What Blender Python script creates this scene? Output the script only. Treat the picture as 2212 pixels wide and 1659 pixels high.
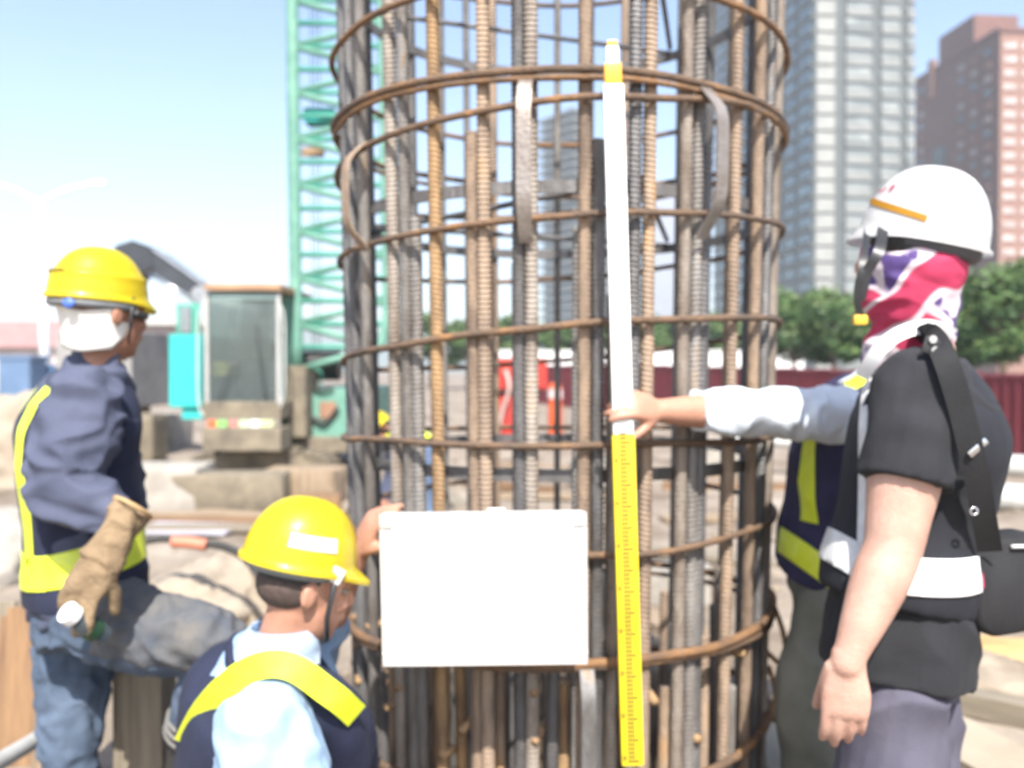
import bpy, bmesh, math, random
from mathutils import Vector, Matrix, noise
R = math.radians
random.seed(7)
SC = bpy.context.scene
COL = SC.collection
for o in list(bpy.data.objects): bpy.data.objects.remove(o)

# ---------------------------------------------------------------- camera
F = 1900.0                        # focal length in units of a 2212 x 1659 picture
CAM = Vector((0, 0, 1.33))
PITCH = -math.atan(29.5 / F)
cam_d = bpy.data.cameras.new('camera'); cam = bpy.data.objects.new('camera', cam_d); COL.objects.link(cam)
cam.location = CAM; cam.rotation_euler = (R(90) + PITCH, 0, 0)
cam_d.sensor_width = 36; cam_d.lens = 36 * F / 2212; cam_d.clip_start = .05; cam_d.clip_end = 3000
cam_d.dof.use_dof = True; cam_d.dof.focus_distance = 0.95; cam_d.dof.aperture_fstop = 3.6
SC.camera = cam
# ---------------------------------------------------------------- sky, sun, exposure
SUN = Vector((.06, -.62, .78)).normalized()
w = bpy.data.worlds.new('World'); SC.world = w; w.use_nodes = True
nt = w.node_tree; nt.nodes.clear()
sky = nt.nodes.new('ShaderNodeTexSky'); sky.sky_type = 'NISHITA'; sky.sun_disc = False
sky.sun_elevation = math.asin(SUN.z); sky.sun_rotation = math.atan2(SUN.x, SUN.y)
sky.air_density = 1.0; sky.dust_density = 1.7; sky.ozone_density = 1.0
bg = nt.nodes.new('ShaderNodeBackground'); bg.inputs[1].default_value = .104
wo = nt.nodes.new('ShaderNodeOutputWorld')
nt.links.new(sky.outputs[0], bg.inputs[0]); nt.links.new(bg.outputs[0], wo.inputs[0])
sl = bpy.data.lights.new('sun', 'SUN'); sl.energy = 3.5; sl.angle = R(.53); sl.color = (1, .955, .88)
so = bpy.data.objects.new('sun', sl); COL.objects.link(so)
so.rotation_euler = SUN.to_track_quat('Z', 'Y').to_euler(); so.location = (3, -6, 9)
SC.view_settings.view_transform = 'Standard'; SC.view_settings.look = 'None'
SC.view_settings.exposure = 1.55; SC.view_settings.gamma = 1

# ---------------------------------------------------------------- helpers
def P(px, py, D):
    """point at depth y = D that shows at (px, py) of a 2212-wide picture"""
    u = (px - 1106) / F; v = (829.5 - py) / F
    d = Vector((u, math.cos(PITCH) - v * math.sin(PITCH), math.sin(PITCH) + v * math.cos(PITCH)))
    return CAM + d * (D / d.y)
def G(px, py, z=0.0):
    """point on the ground plane"""
    a = P(px, py, 1.0) - CAM
    return CAM + a * ((z - CAM.z) / a.z)
def tag(o, label=None, cat=None, group=None, kind=None):
    if label: o['label'] = label
    if cat: o['category'] = cat
    if group: o['group'] = group
    if kind: o['kind'] = kind
    return o
def empty(name, loc=(0, 0, 0), label=None, cat=None, group=None):
    o = bpy.data.objects.new(name, None); o.location = loc; COL.objects.link(o); o.empty_display_size = .1
    return tag(o, label, cat, group)
def put(name, me, mat=None, parent=None, mw=None):
    o = bpy.data.objects.new(name, me); COL.objects.link(o)
    if mat is not None:
        if me.materials: 
            o.material_slots[0].link = 'OBJECT'; o.material_slots[0].material = mat
        else: me.materials.append(mat)
    if parent:
        o.parent = parent; o.matrix_parent_inverse = Matrix.Translation(-Vector(parent.location))
    if mw is not None: o.matrix_basis = mw
    return o
def mesh(name, bm, smooth=False, autos=None):
    me = bpy.data.meshes.new(name); bmesh.ops.recalc_face_normals(bm, faces=bm.faces); bm.to_mesh(me); bm.free()
    if smooth:
        for p in me.polygons: p.use_smooth = True
        if autos: 
            try: me.set_sharp_from_angle(angle=R(autos))
            except Exception: pass
    return me
def box(bm, c, s, rot=None, bev=0.0):
    r = bmesh.ops.create_cube(bm, size=1); vs = r['verts']
    bmesh.ops.scale(bm, vec=s, verts=vs)
    if bev:
        es = list({e for v in vs for e in v.link_edges})
        rr = bmesh.ops.bevel(bm, geom=es, offset=bev, segments=2, affect='EDGES', profile=.6); vs = list({v for f in rr['faces'] for v in f.verts} | {v for v in vs if v.is_valid})
    if rot is not None: bmesh.ops.rotate(bm, cent=(0, 0, 0), matrix=rot, verts=vs)
    bmesh.ops.translate(bm, vec=c, verts=vs)
    return vs
def frame(d, ref=None):
    d = d.normalized(); ref = ref or (Vector((0, 0, 1)) if abs(d.z) < .9 else Vector((0, 1, 0)))
    a = ref.cross(d); 
    if a.length < 1e-5: a = Vector((1, 0, 0)).cross(d)
    a.normalize(); return a, d.cross(a).normalized()
def rings_mesh(bm, rings, close=False, cap=True):
    n = len(rings[0]); V = [[bm.verts.new(p) for p in r] for r in rings]
    m = len(V)
    for i in range(m if close else m - 1):
        a, b = V[i], V[(i + 1) % m]
        for k in range(n): bm.faces.new((a[k], a[(k + 1) % n], b[(k + 1) % n], b[k]))
    if cap and not close: bm.faces.new(V[0][::-1]); bm.faces.new(V[-1])
def tube(bm, pts, r, seg=10, close=False, cap=True):
    pts = [Vector(p) for p in pts]; n = len(pts); rs = r if isinstance(r, (list, tuple)) else [r] * n
    t0 = (pts[1] - pts[0]); a, b = frame(t0); out = []
    for i in range(n):
        if close: t = pts[(i + 1) % n] - pts[i - 1]
        else: t = pts[min(i + 1, n - 1)] - pts[max(i - 1, 0)]
        t.normalize(); a = (a - t * a.dot(t)).normalized(); b = t.cross(a)
        out.append([pts[i] + (a * math.cos(2 * math.pi * k / seg) + b * math.sin(2 * math.pi * k / seg)) * rs[i] for k in range(seg)])
    rings_mesh(bm, out, close, cap)
def crv(pts, n=6):
    """Catmull-Rom through tuples of numbers"""
    out = []; m = len(pts)
    for i in range(m - 1):
        p0, p1, p2, p3 = pts[max(i - 1, 0)], pts[i], pts[i + 1], pts[min(i + 2, m - 1)]
        for k in range(n):
            t = k / n
            out.append(tuple(.5 * (2 * b + (c - a) * t + (2 * a - 5 * b + 4 * c - d) * t * t + (-a + 3 * b - 3 * c + d) * t ** 3) for a, b, c, d in zip(p0, p1, p2, p3)))
    out.append(tuple(pts[-1])); return out
def limb(bm, pr, n=5, seg=14, flat=None):
    """pr: (point, radius); round ends"""
    q = crv([tuple(p) + (r,) for p, r in pr], n)
    pts = [Vector(x[:3]) for x in q]; rs = [max(.002, x[3]) for x in q]
    d0 = (pts[0] - pts[1]).normalized(); d1 = (pts[-1] - pts[-2]).normalized()
    pre = [pts[0] + d0 * rs[0] * k for k in (.95, .75, .4)]; post = [pts[-1] + d1 * rs[-1] * k for k in (.4, .75, .95)]
    tube(bm, pre + pts + post, [rs[0] * .3, rs[0] * .66, rs[0] * .92] + rs + [rs[-1] * .92, rs[-1] * .66, rs[-1] * .3], seg)
def sleeve(bm, pr, n=5, seg=18):
    q = crv([tuple(p) + (r,) for p, r in pr], n); pts = [Vector(x[:3]) for x in q]; rs = [x[3] for x in q]
    d0 = (pts[0] - pts[1]).normalized()
    tube(bm, [pts[0] + d0 * rs[0] * k for k in (.95, .75, .4)] + pts, [rs[0] * .3, rs[0] * .66, rs[0] * .92] + rs, seg)
def ell(bm, c, ax, ay, az, seg=16):
    """ellipsoid with three half-axis vectors"""
    M = Matrix((ax, ay, az)).transposed().to_4x4(); M.translation = c
    bmesh.ops.create_uvsphere(bm, u_segments=seg, v_segments=seg // 2 + 2, radius=1, matrix=M)
def loft(bm, rings, n=4, seg=20, p=2.4):
    """rings: (centre, half-width vector, half-depth vector)"""
    q = crv([tuple(c) + tuple(u) + tuple(v) for c, u, v in rings], n); out = []
    for x in q:
        c, u, v = Vector(x[:3]), Vector(x[3:6]), Vector(x[6:9]); rr = []
        for k in range(seg):
            a = 2 * math.pi * k / seg; ca, sa = math.cos(a), math.sin(a)
            rr.append(c + u * math.copysign(abs(ca) ** (2 / p), ca) + v * math.copysign(abs(sa) ** (2 / p), sa))
        out.append(rr)
    rings_mesh(bm, out)
def fuse(name, bm, mat, parent, voxel=.007, it=6, disp=None):
    """melt the shells of bm into one continuous skin"""
    bmesh.ops.recalc_face_normals(bm, faces=bm.faces)
    me = bpy.data.meshes.new('raw'); bm.to_mesh(me); bm.free()
    o = bpy.data.objects.new('raw', me); COL.objects.link(o)
    m = o.modifiers.new('r', 'REMESH'); m.mode = 'VOXEL'; m.voxel_size = voxel; m.use_smooth_shade = True
    s = o.modifiers.new('s', 'SMOOTH'); s.factor = .5; s.iterations = it
    dg = bpy.context.evaluated_depsgraph_get(); dg.update()
    ne = bpy.data.meshes.new_from_object(o.evaluated_get(dg)); ne.name = name
    bpy.data.objects.remove(o); bpy.data.meshes.remove(me); ne.materials.clear()
    if disp:
        nn = [v.normal.copy() for v in ne.vertices]
        for v, n_ in zip(ne.vertices, nn): v.co = v.co + n_ * disp(v.co)
    for p in ne.polygons: p.use_smooth = True
    return put(name, ne, mat, parent)
def folds(amp, f, st=(1, 1, 1), seed=0, amp2=0):
    off = Vector((seed * 3.1, seed * 1.7, seed * 5.3))
    def d(co):
        p = Vector((co.x * st[0], co.y * st[1], co.z * st[2])) * f + off
        q = p + .6 * Vector((noise.noise(p * .7), noise.noise(p * .7 + Vector((5, 5, 5))), noise.noise(p * .7 + Vector((9, 1, 3)))))
        r = 1 - abs(noise.noise(q)) * 2.2
        return amp * (r - .5) + amp2 * noise.noise(p * 2.3)
    return d
def band(name, src, planes, mat, parent, off=.003):
    """a strip of the surface of src between planes (point, normal), lifted off it"""
    bm = bmesh.new(); bm.from_mesh(src.data)
    for co, no in planes:
        bmesh.ops.bisect_plane(bm, geom=bm.verts[:] + bm.edges[:] + bm.faces[:], plane_co=co, plane_no=no, clear_outer=True)
    if not bm.faces: bm.free(); return None
    bm.normal_update(); nn = {v: v.normal.copy() for v in bm.verts}
    for v, n_ in nn.items(): v.co += n_ * off
    r = bmesh.ops.extrude_edge_only(bm, edges=[e for e in bm.edges if e.is_boundary])
    ve = [x for x in r['geom'] if isinstance(x, bmesh.types.BMVert)]
    bm.verts.ensure_lookup_table(); bm.normal_update()
    kd = [(v, min(nn.items(), key=lambda kv: (kv[0].co - v.co).length_squared)[1]) for v in ve] if len(ve) < 1500 else []
    for v, n_ in kd: v.co -= n_ * off * 1.5
    me = bpy.data.meshes.new(name); bm.to_mesh(me); bm.free()
    for p in me.polygons: p.use_smooth = True
    return put(name, me, mat, parent)

# ---------------------------------------------------------------- materials
MATS = {}
def mat(name, c1, c2=None, rough=.6, scale=6, metal=0, bump=0, bscale=60, c3=None, spec=.5, coat=0, detail=6, pos=(.35, .65), stretch=None, sheen=0, trans=0, alpha=1, sss=0):
    if name in MATS: return MATS[name]
    m = bpy.data.materials.new(name); m.use_nodes = True; nt = m.node_tree; N = nt.nodes; L = nt.links
    b = N['Principled BSDF']; b.inputs['Roughness'].default_value = rough; b.inputs['Metallic'].default_value = metal
    b.inputs['Specular IOR Level'].default_value = spec; b.inputs['Coat Weight'].default_value = coat; b.inputs['Coat Roughness'].default_value = .12
    b.inputs['Sheen Weight'].default_value = sheen; b.inputs['Transmission Weight'].default_value = trans; b.inputs['Alpha'].default_value = alpha
    if sss: 
        b.inputs['Subsurface Weight'].default_value = sss; b.inputs['Subsurface Radius'].default_value = (.012, .004, .002); b.inputs['Subsurface Scale'].default_value = 1
    c2 = c2 or tuple(x * .75 for x in c1)
    tc = N.new('ShaderNodeTexCoord'); oi = N.new('ShaderNodeObjectInfo'); mp = N.new('ShaderNodeVectorMath'); mp.operation = 'MULTIPLY_ADD'
    mp.inputs[1].default_value = stretch or (1, 1, 1)
    mu = N.new('ShaderNodeMath'); mu.operation = 'MULTIPLY'; mu.inputs[1].default_value = 37.0
    L.new(oi.outputs['Random'], mu.inputs[0]); L.new(tc.outputs['Object'], mp.inputs[0]); L.new(mu.outputs[0], mp.inputs[2])
    nz = N.new('ShaderNodeTexNoise'); nz.inputs['Scale'].default_value = scale; nz.inputs['Detail'].default_value = detail; nz.inputs['Roughness'].default_value = .62
    L.new(mp.outputs[0], nz.inputs['Vector'])
    cr = N.new('ShaderNodeValToRGB'); cr.color_ramp.elements[0].position = pos[0]; cr.color_ramp.elements[1].position = pos[1]
    cr.color_ramp.elements[0].color = (*c2, 1); cr.color_ramp.elements[1].color = (*c1, 1)
    if c3: e = cr.color_ramp.elements.new(min(.98, pos[1] + .14)); e.color = (*c3, 1)
    L.new(nz.outputs['Fac'], cr.inputs['Fac']); L.new(cr.outputs[0], b.inputs['Base Color'])
    if bump:
        n2 = N.new('ShaderNodeTexNoise'); n2.inputs['Scale'].default_value = bscale; n2.inputs['Detail'].default_value = 5
        L.new(mp.outputs[0], n2.inputs['Vector'])
        bp = N.new('ShaderNodeBump'); bp.inputs['Strength'].default_value = bump; bp.inputs['Distance'].default_value = .01
        L.new(n2.outputs['Fac'], bp.inputs['Height']); L.new(bp.outputs[0], b.inputs['Normal'])
    MATS[name] = m; return m
STEEL = [mat('bar_grey', (.25, .235, .22), (.11, .09, .075), .6, 13, .2, .5, 90, c3=(.33, .22, .13), stretch=(1, 1, .35), pos=(.3, .62)),
         mat('bar_brown', (.36, .265, .19), (.17, .125, .095), .75, 13, .1, .5, 90, c3=(.46, .27, .12), stretch=(1, 1, .35), pos=(.32, .6)),
         mat('bar_dark', (.175, .17, .17), (.10, .092, .088), .55, 13, .25, .5, 90, c3=(.26, .18, .11), stretch=(1, 1, .35)),
         mat('bar_orange', (.42, .27, .135), (.22, .14, .08), .8, 15, .1, .5, 90, c3=(.50, .28, .10), stretch=(1, 1, .35)),
         mat('bar_pale', (.36, .315, .27), (.17, .13, .10), .7, 15, .15, .5, 90, c3=(.42, .26, .14), stretch=(1, 1, .35))]
HOOP = mat('hoop_rust', (.185, .115, .07), (.11, .078, .058), .75, 9, .15, .8, 160, c3=(.34, .175, .07), pos=(.36, .58))
HOOPO = mat('hoop_orange', (.27, .145, .065), (.14, .09, .06), .8, 9, .1, .8, 160, c3=(.17, .16, .165), pos=(.36, .58))
FLAT = mat('flat_steel', (.34, .31, .29), (.22, .18, .15), .42, 9, .5, .3, 90, c3=(.36, .22, .12))
SAND = mat('sand', (.34, .29, .225), (.25, .20, .15), .95, 3, 0, .6, 40)
DIRT = mat('dirt_clod', (.30, .25, .19), (.17, .13, .09), .95, 4, 0, .7, 30)
MUD = mat('mud', (.26, .18, .115), (.11, .08, .055), .8, 3, 0, .7, 25)
CONC = mat('concrete', (.37, .34, .30), (.27, .245, .21), .9, 5, 0, .4, 40)
WOOD = mat('weathered_wood', (.33, .25, .17), (.20, .145, .095), .85, 4, 0, .4, 30, stretch=(6, 6, .6), c3=(.38, .3, .21))
WOODO = mat('orange_wood', (.26, .155, .08), (.14, .08, .045), .85, 4, 0, .4, 30, stretch=(6, 6, .6))
WOODG = mat('grey_wood', (.26, .22, .165), (.16, .135, .10), .85, 4, 0, .4, 30, stretch=(7, 7, .6))
LIME = mat('lime_reflective', (.72, .80, .05), (.62, .72, .03), .35, 25, 0, .1, 200, spec=.6)
LIMEP = mat('lime_pale', (.66, .70, .25), (.55, .6, .18), .5, 20, 0, .1, 200)
SILV = mat('silver_reflective', (.62, .62, .62), (.5, .5, .5), .4, 25, 0, .1, 200)
WHITEB = mat('white_band', (.82, .82, .82), (.74, .74, .74), .5, 12)
YHEL = mat('yellow_plastic', (.84, .70, .03), (.70, .57, .05), .36, 9, 0, .08, 60, coat=.25, pos=(.25, .5))
WHEL = mat('white_plastic', (.82, .82, .82), (.70, .69, .67), .33, 9, 0, .08, 60, coat=.2, pos=(.25, .45))
SKIN = mat('skin', (.47, .255, .175), (.40, .20, .135), .5, 9, 0, .15, 150, sss=.15)
SKINP = mat('skin_pale', (.53, .335, .26), (.45, .255, .195), .5, 14, 0, .3, 220, sss=.15)
SKINT = mat('skin_tan', (.40, .20, .13), (.32, .145, .09), .5, 9, 0, .15, 150, sss=.12)
HAIR = mat('black_hair', (.02, .018, .017), (.012, .011, .01), .45, 80, 0, .6, 200, stretch=(1, 1, .3))
BLK = mat('black_plastic', (.03, .03, .032), (.02, .02, .022), .4, 10)
BLKF = mat('black_fabric', (.016, .016, .018), (.010, .010, .012), .8, 12, 0, .25, 300)
TEE = mat('charcoal_cotton', (.019, .0195, .024), (.013, .0135, .017), .9, 10, 0, .25, 300)
NAVY = mat('navy_mesh', (.016, .021, .052), (.010, .014, .036), .85, 14, 0, .3, 400)
NAVYP = mat('purple_navy', (.035, .03, .085), (.02, .02, .055), .85, 14, 0, .3, 400)
JACK = mat('blue_grey_twill', (.076, .087, .138), (.052, .060, .100), .85, 5, 0, .3, 300, c3=(.10, .105, .13))
JEAN = mat('dirty_denim', (.095, .13, .19), (.05, .074, .115), .9, 7, 0, .35, 220, c3=(.12, .12, .12))
JEANU = mat('muddy_denim', (.12, .117, .115), (.075, .085, .105), .95, 10, 0, .4, 160, c3=(.165, .145, .125), pos=(.36, .6))
SHIRT = mat('light_blue_cotton', (.28, .39, .54), (.24, .35, .50), .85, 8, 0, .2, 300)
SHIRTW = mat('pale_blue_cotton', (.64, .69, .75), (.58, .64, .71), .85, 8, 0, .2, 300)
TROU = mat('grey_violet_twill', (.098, .092, .125), (.068, .064, .092), .85, 6, 0, .25, 300)
OLIV = mat('olive_canvas', (.21, .205, .165), (.15, .15, .12), .9, 6, 0, .3, 220, c3=(.2, .19, .15))
LEATH = mat('tan_leather', (.27, .19, .11), (.175, .12, .068), .85, 9, 0, .5, 90, c3=(.32, .235, .15))
RUBB = mat('black_rubber', (.025, .025, .025), (.05, .045, .04), .6, 12, 0, .2, 100)
CLOTH = mat('white_cotton', (.82, .79, .74), (.76, .72, .65), .9, 12, 0, .2, 300)
CHROME = mat('bright_metal', (.7, .7, .72), (.6, .6, .62), .25, 20, 1)
TEAL = mat('teal_paint', (.035, .45, .42), (.03, .37, .35), .45, 3, 0, .15, 30)
MINT = mat('mint_paint', (.165, .335, .265), (.10, .24, .185), .6, 4, 0, .3, 30, c3=(.22, .36, .29))
MINTD = mat('mint_paint_worn', (.085, .33, .25), (.055, .24, .18), .55, 3, 0, .2, 30)
CRUST = mat('muddy_steel', (.24, .2, .14), (.12, .1, .075), .8, 4, 0, .4, 30, c3=(.33, .26, .18))
GLASS = mat('window_glass', (.42, .50, .50), (.36, .44, .45), .08, 2, 0, trans=.85, alpha=.75)
DGLASS = mat('tower_glass', (.11, .165, .19), (.075, .12, .14), .15, .05, .1, spec=.8, c3=(.33, .42, .45), pos=(.4, .55), detail=2)
BGLASS = mat('blue_glass', (.14, .205, .24), (.10, .155, .185), .15, .05, .1, spec=.8, c3=(.40, .48, .52), pos=(.45, .55), detail=2)
TOWG = mat('grey_tile', (.17, .185, .18), (.14, .155, .15), .7, .3)
TOWW = mat('white_tile', (.24, .25, .24), (.19, .2, .19), .7, .4)
TOWD = mat('recess_shade_grey', (.10, .115, .115), (.075, .085, .085), .6, .4)  # dark tone that paints the shade of the tower recesses
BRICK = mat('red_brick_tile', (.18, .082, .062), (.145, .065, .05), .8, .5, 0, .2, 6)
BRICKL = mat('sunlit_brick_tile', (.27, .145, .105), (.22, .115, .083), .8, .5, 0, .2, 6)  # the brick colour again, lightened as if sunlit
WFR = mat('white_window', (.55, .50, .48), (.36, .28, .26), .4, .3, detail=2)
MARO = mat('maroon_sheet', (.30, .068, .085), (.24, .05, .065), .45, 2, 0, .1, 12)
REDP = mat('red_paint', (.50, .045, .03), (.38, .03, .025), .45, 3, 0, .1, 20)
ORAN = mat('orange_plastic', (.72, .13, .04), (.6, .1, .03), .45, 5, 0, .1, 50)
YELS = mat('staff_yellow', (.80, .62, .02), (.74, .56, .015), .4, 10)
YORA = mat('amber_plastic', (.74, .45, .05), (.66, .38, .04), .4, 10)
WHITE = mat('board_white', (.86, .86, .86), (.83, .83, .83), .3, 4)
WFRAM = mat('board_frame', (.70, .68, .66), (.62, .60, .58), .4, 10, .3)
GALV = mat('galvanised', (.52, .52, .5), (.42, .42, .4), .5, 6, .2)
BARK = mat('bark', (.14, .10, .07), (.08, .06, .045), .95, 8, 0, .6, 30)
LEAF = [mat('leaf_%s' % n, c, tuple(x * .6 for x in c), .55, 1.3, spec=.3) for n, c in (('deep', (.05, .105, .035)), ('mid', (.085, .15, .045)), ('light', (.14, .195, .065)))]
BLUEP = mat('hazed_blue_tarp', (.12, .19, .31), (.09, .15, .25), .6, 4)  # blue lightened and greyed, distance haze mixed into the colour
REDR = mat('hazed_red_roof', (.33, .19, .18), (.27, .15, .14), .7, 1.5)  # red desaturated so the colour carries the far haze

# ---------------------------------------------------------------- ground and hills
CC = Vector((.148, 2.852, 0))                         # axis of the cage
def gz(x, y):
    d = math.hypot(x - CC.x, y - CC.y); z = 0
    t = min(1, max(0, (1.12 - d) / .34)); z -= .85 * t * t * (3 - 2 * t)
    far = min(1, max(0, (d - 1.2) / 2.0))
    z += far * (.07 * noise.noise(Vector((x * .6, y * .6, 1))) + .03 * noise.noise(Vector((x * 2.1, y * 2.1, 4))))
    k = min(1, max(0, (y - 3.5) / 2)) * min(1, max(0, (22 - y) / 8))
    z += k * .05 * noise.noise(Vector((x * 3.7, y * 3.7, 2)))
    if d > 1.0: z += .012 * noise.noise(Vector((x * 9, y * 9, 7)))
    return z
def axis_pts(lo, hi, c, fine, grow):
    a = [c]; s = fine
    while a[-1] < hi: a.append(a[-1] + s); s = s if abs(a[-1] - c) < 2.6 else s * grow
    b = [c]; s = fine
    while b[-1] > lo: b.append(b[-1] - s); s = s if abs(b[-1] - c) < 2.6 else s * grow
    return sorted(set(a + b))
xs = axis_pts(-900, 900, .15, .06, 1.09); ys = axis_pts(-60, 1600, 2.85, .06, 1.09)
bm = bmesh.new(); V = [[bm.verts.new((x, y, gz(x, y))) for x in xs] for y in ys]
for j in range(len(ys) - 1):
    for i in range(len(xs) - 1): bm.faces.new((V[j][i], V[j][i + 1], V[j + 1][i + 1], V[j + 1][i]))
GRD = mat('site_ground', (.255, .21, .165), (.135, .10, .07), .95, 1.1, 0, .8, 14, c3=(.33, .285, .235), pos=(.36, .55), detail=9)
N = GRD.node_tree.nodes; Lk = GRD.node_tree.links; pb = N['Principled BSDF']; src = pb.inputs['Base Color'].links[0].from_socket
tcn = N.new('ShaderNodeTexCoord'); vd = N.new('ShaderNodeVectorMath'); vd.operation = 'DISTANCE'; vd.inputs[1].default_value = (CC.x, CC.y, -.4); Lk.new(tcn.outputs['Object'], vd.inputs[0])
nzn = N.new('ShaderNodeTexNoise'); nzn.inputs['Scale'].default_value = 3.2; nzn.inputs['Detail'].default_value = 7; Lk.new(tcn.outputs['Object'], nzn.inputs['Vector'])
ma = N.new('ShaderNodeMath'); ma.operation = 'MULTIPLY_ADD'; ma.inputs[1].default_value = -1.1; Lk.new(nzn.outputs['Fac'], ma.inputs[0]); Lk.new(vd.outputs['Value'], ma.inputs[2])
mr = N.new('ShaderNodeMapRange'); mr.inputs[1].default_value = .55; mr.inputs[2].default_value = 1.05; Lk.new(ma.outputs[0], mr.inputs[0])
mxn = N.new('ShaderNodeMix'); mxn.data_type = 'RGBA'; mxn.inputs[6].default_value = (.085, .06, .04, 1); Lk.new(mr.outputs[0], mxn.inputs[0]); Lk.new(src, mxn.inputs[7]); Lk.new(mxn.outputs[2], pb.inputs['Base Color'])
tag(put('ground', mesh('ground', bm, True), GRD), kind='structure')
bm = bmesh.new()
hp = []
for i in range(61):
    a = -1.1 + i * .04; x = 700 * math.sin(a); y = 700 * math.cos(a)
    h = 24 + 22 * noise.noise(Vector((i * .17, 0, 3))) + 8 * noise.noise(Vector((i * .6, 2, 3)))
    hp.append([bm.verts.new((x, y, -2)), bm.verts.new((x * 1.1, y * 1.1, h * .7)), bm.verts.new((x * 1.25, y * 1.25, h * 1.3 + 12)), bm.verts.new((x * 1.4, y * 1.4, -2))])
for a, b in zip(hp, hp[1:]):
    for k in range(3): bm.faces.new((a[k], b[k], b[k + 1], a[k + 1]))
tag(put('hills', mesh('hills', bm, True), mat('far_hills', (.17, .20, .19), (.12, .155, .135), .95, .03)), kind='structure')

# ---------------------------------------------------------------- the rebar cage
CD = CC.length
def Rz(z): return .71 * (.935 + .065 * min(1.6, max(-.5, (z - .35) / 1.9)))
cage = empty('rebar_cage', (CC.x, CC.y, -.85), 'tall round rebar cage of rusty ribbed bars and hoops standing in a pit', 'rebar cage')
_az = math.atan2(CC.x, CC.y); FR = Vector((-math.sin(_az), -math.cos(_az), 0)); RT = Vector((math.cos(_az), -math.sin(_az), 0))
def cyl(phi, r, z): return Vector((CC.x, CC.y, z)) + (FR * math.cos(phi) + RT * math.sin(phi)) * r
def pxof(p):
    q = p - CAM; cf = q.y * math.cos(PITCH) + q.z * math.sin(PITCH); cu = -q.y * math.sin(PITCH) + q.z * math.cos(PITCH)
    return 1106 + F * q.x / cf, 829.5 - F * cu / cf
def phi_for(px, py, r):
    lo, hi = R(-76), R(76)
    for _ in range(40):
        m = (lo + hi) / 2; z = zat(py, m, r); x = pxof(cyl(m, r, z))[0]
        if x < px: lo = m
        else: hi = m
    return (lo + hi) / 2
def zat(py, phi, r):
    y = cyl(phi, r, 0).y; return P(1106, py, y).z
def rib_bar(length, r, ribs=True):
    bm = bmesh.new(); rings = []; seg = 9; z = 0; pitch = .0130
    prof = [(0, 1), (.42, 1), (.56, 1.15), (.84, 1.15)] if ribs else [(0, 1)]
    n = int(length / pitch) if ribs else 6; pitch = length / n
    for i in range(n):
        for t, k in prof:
            zz = (i + t) * pitch
            rings.append([Vector((r * k * math.cos(2 * math.pi * s / seg), r * k * math.sin(2 * math.pi * s / seg), zz + (.005 * math.sin(2 * math.pi * s / seg) if k > 1 else 0))) for s in range(seg)])
    rings.append([Vector((r * math.cos(2 * math.pi * s / seg), r * math.sin(2 * math.pi * s / seg), length)) for s in range(seg)])
    rings_mesh(bm, rings); me = mesh('bar', bm, True, 50); me.materials.append(STEEL[0]); return me
BARL = rib_bar(4.6, .0158); BARM = rib_bar(2.6, .0158); BARS = rib_bar(1.3, .015); BARP = rib_bar(4.6, .012)
def bar(phi, dr, z0, me, m, lean=0, tw=0, name='vertical_bar'):
    L = max(v.co.z for v in me.vertices)
    a = cyl(phi, Rz(z0) - dr, z0); b = cyl(phi + tw, Rz(z0 + L) - dr + lean, z0 + L)
    q = (b - a).to_track_quat('Z', 'Y').to_matrix().to_4x4(); q = q @ Matrix.Rotation(random.uniform(0, 6.28), 4, 'Z')
    q.translation = a; return put(name, me, m, cage, Matrix.Translation(CC * 0) @ q)
HR = .009
for px, dr, k, tw in ((742, .026, 2, 0), (766, .03, 2, .006), (791, .026, 0, 0), (851, .026, 4, 0), (879, .03, 0, -.004), (941, .026, 3, .006), (1047, .026, 1, 0),
                      (1120, .03, 2, .004), (1148, .026, 4, 0), (1262, .026, 1, 0), (1370, .03, 2, -.004), (1398, .026, 1, .005), (1476, .026, 4, 0), (1501, .03, 0, 0),
                      (1581, .026, 1, 0), (1629, .028, 1, 0), (1651, .03, 2, 0), (1682, .026, 4, 0)):
    bar(phi_for(px, 600, .69 - dr), dr, -.85, BARL, STEEL[k], 0, tw)
for px, top, dr, k in ((1023, 290, .03, 1), (1292, 305, .032, 2), (1519, 315, .036, 2), (893, 470, .045, 0), (1252, 490, .05, 0), (1328, 640, .05, 4)):
    ph = phi_for(px, 700, .66); z1 = zat(top, ph, .66); L = z1 + .85
    o = bar(ph, dr, z1 - 2.6, BARM, STEEL[k])
n = 19
for i in range(n):                                                   # rear half
    ph = R(84) + R(192) * i / (n - 1) + random.uniform(-.02, .02)
    bar(ph, .026, -.85, BARL if i % 3 else BARP, STEEL[(2, 0, 2, 1)[i % 4]], random.uniform(-.01, .01), random.uniform(-.01, .01))
    if i % 3 == 1: bar(ph + .05, .03, -.85, BARM, STEEL[2])
for i in range(30):                                                  # lapped starter bars at the foot
    ph = R(-82) + R(164) * i / 29 + random.uniform(-.03, .03)
    bar(ph, .05 + .03 * random.random(), -.62 + random.uniform(-.25, .03), BARS, STEEL[random.choice((0, 1, 1, 2, 4, 3))], random.uniform(-.02, .02), random.uniform(-.03, .03))
for i in range(22):
    ph = R(100) + R(160) * i / 21 + random.uniform(-.03, .03)
    bar(ph, .06 + .1 * random.random(), -.7 + random.uniform(-.2, .2), BARS, STEEL[random.choice((0, 1, 2, 2, 4))], random.uniform(-.03, .03), random.uniform(-.04, .04))
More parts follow.
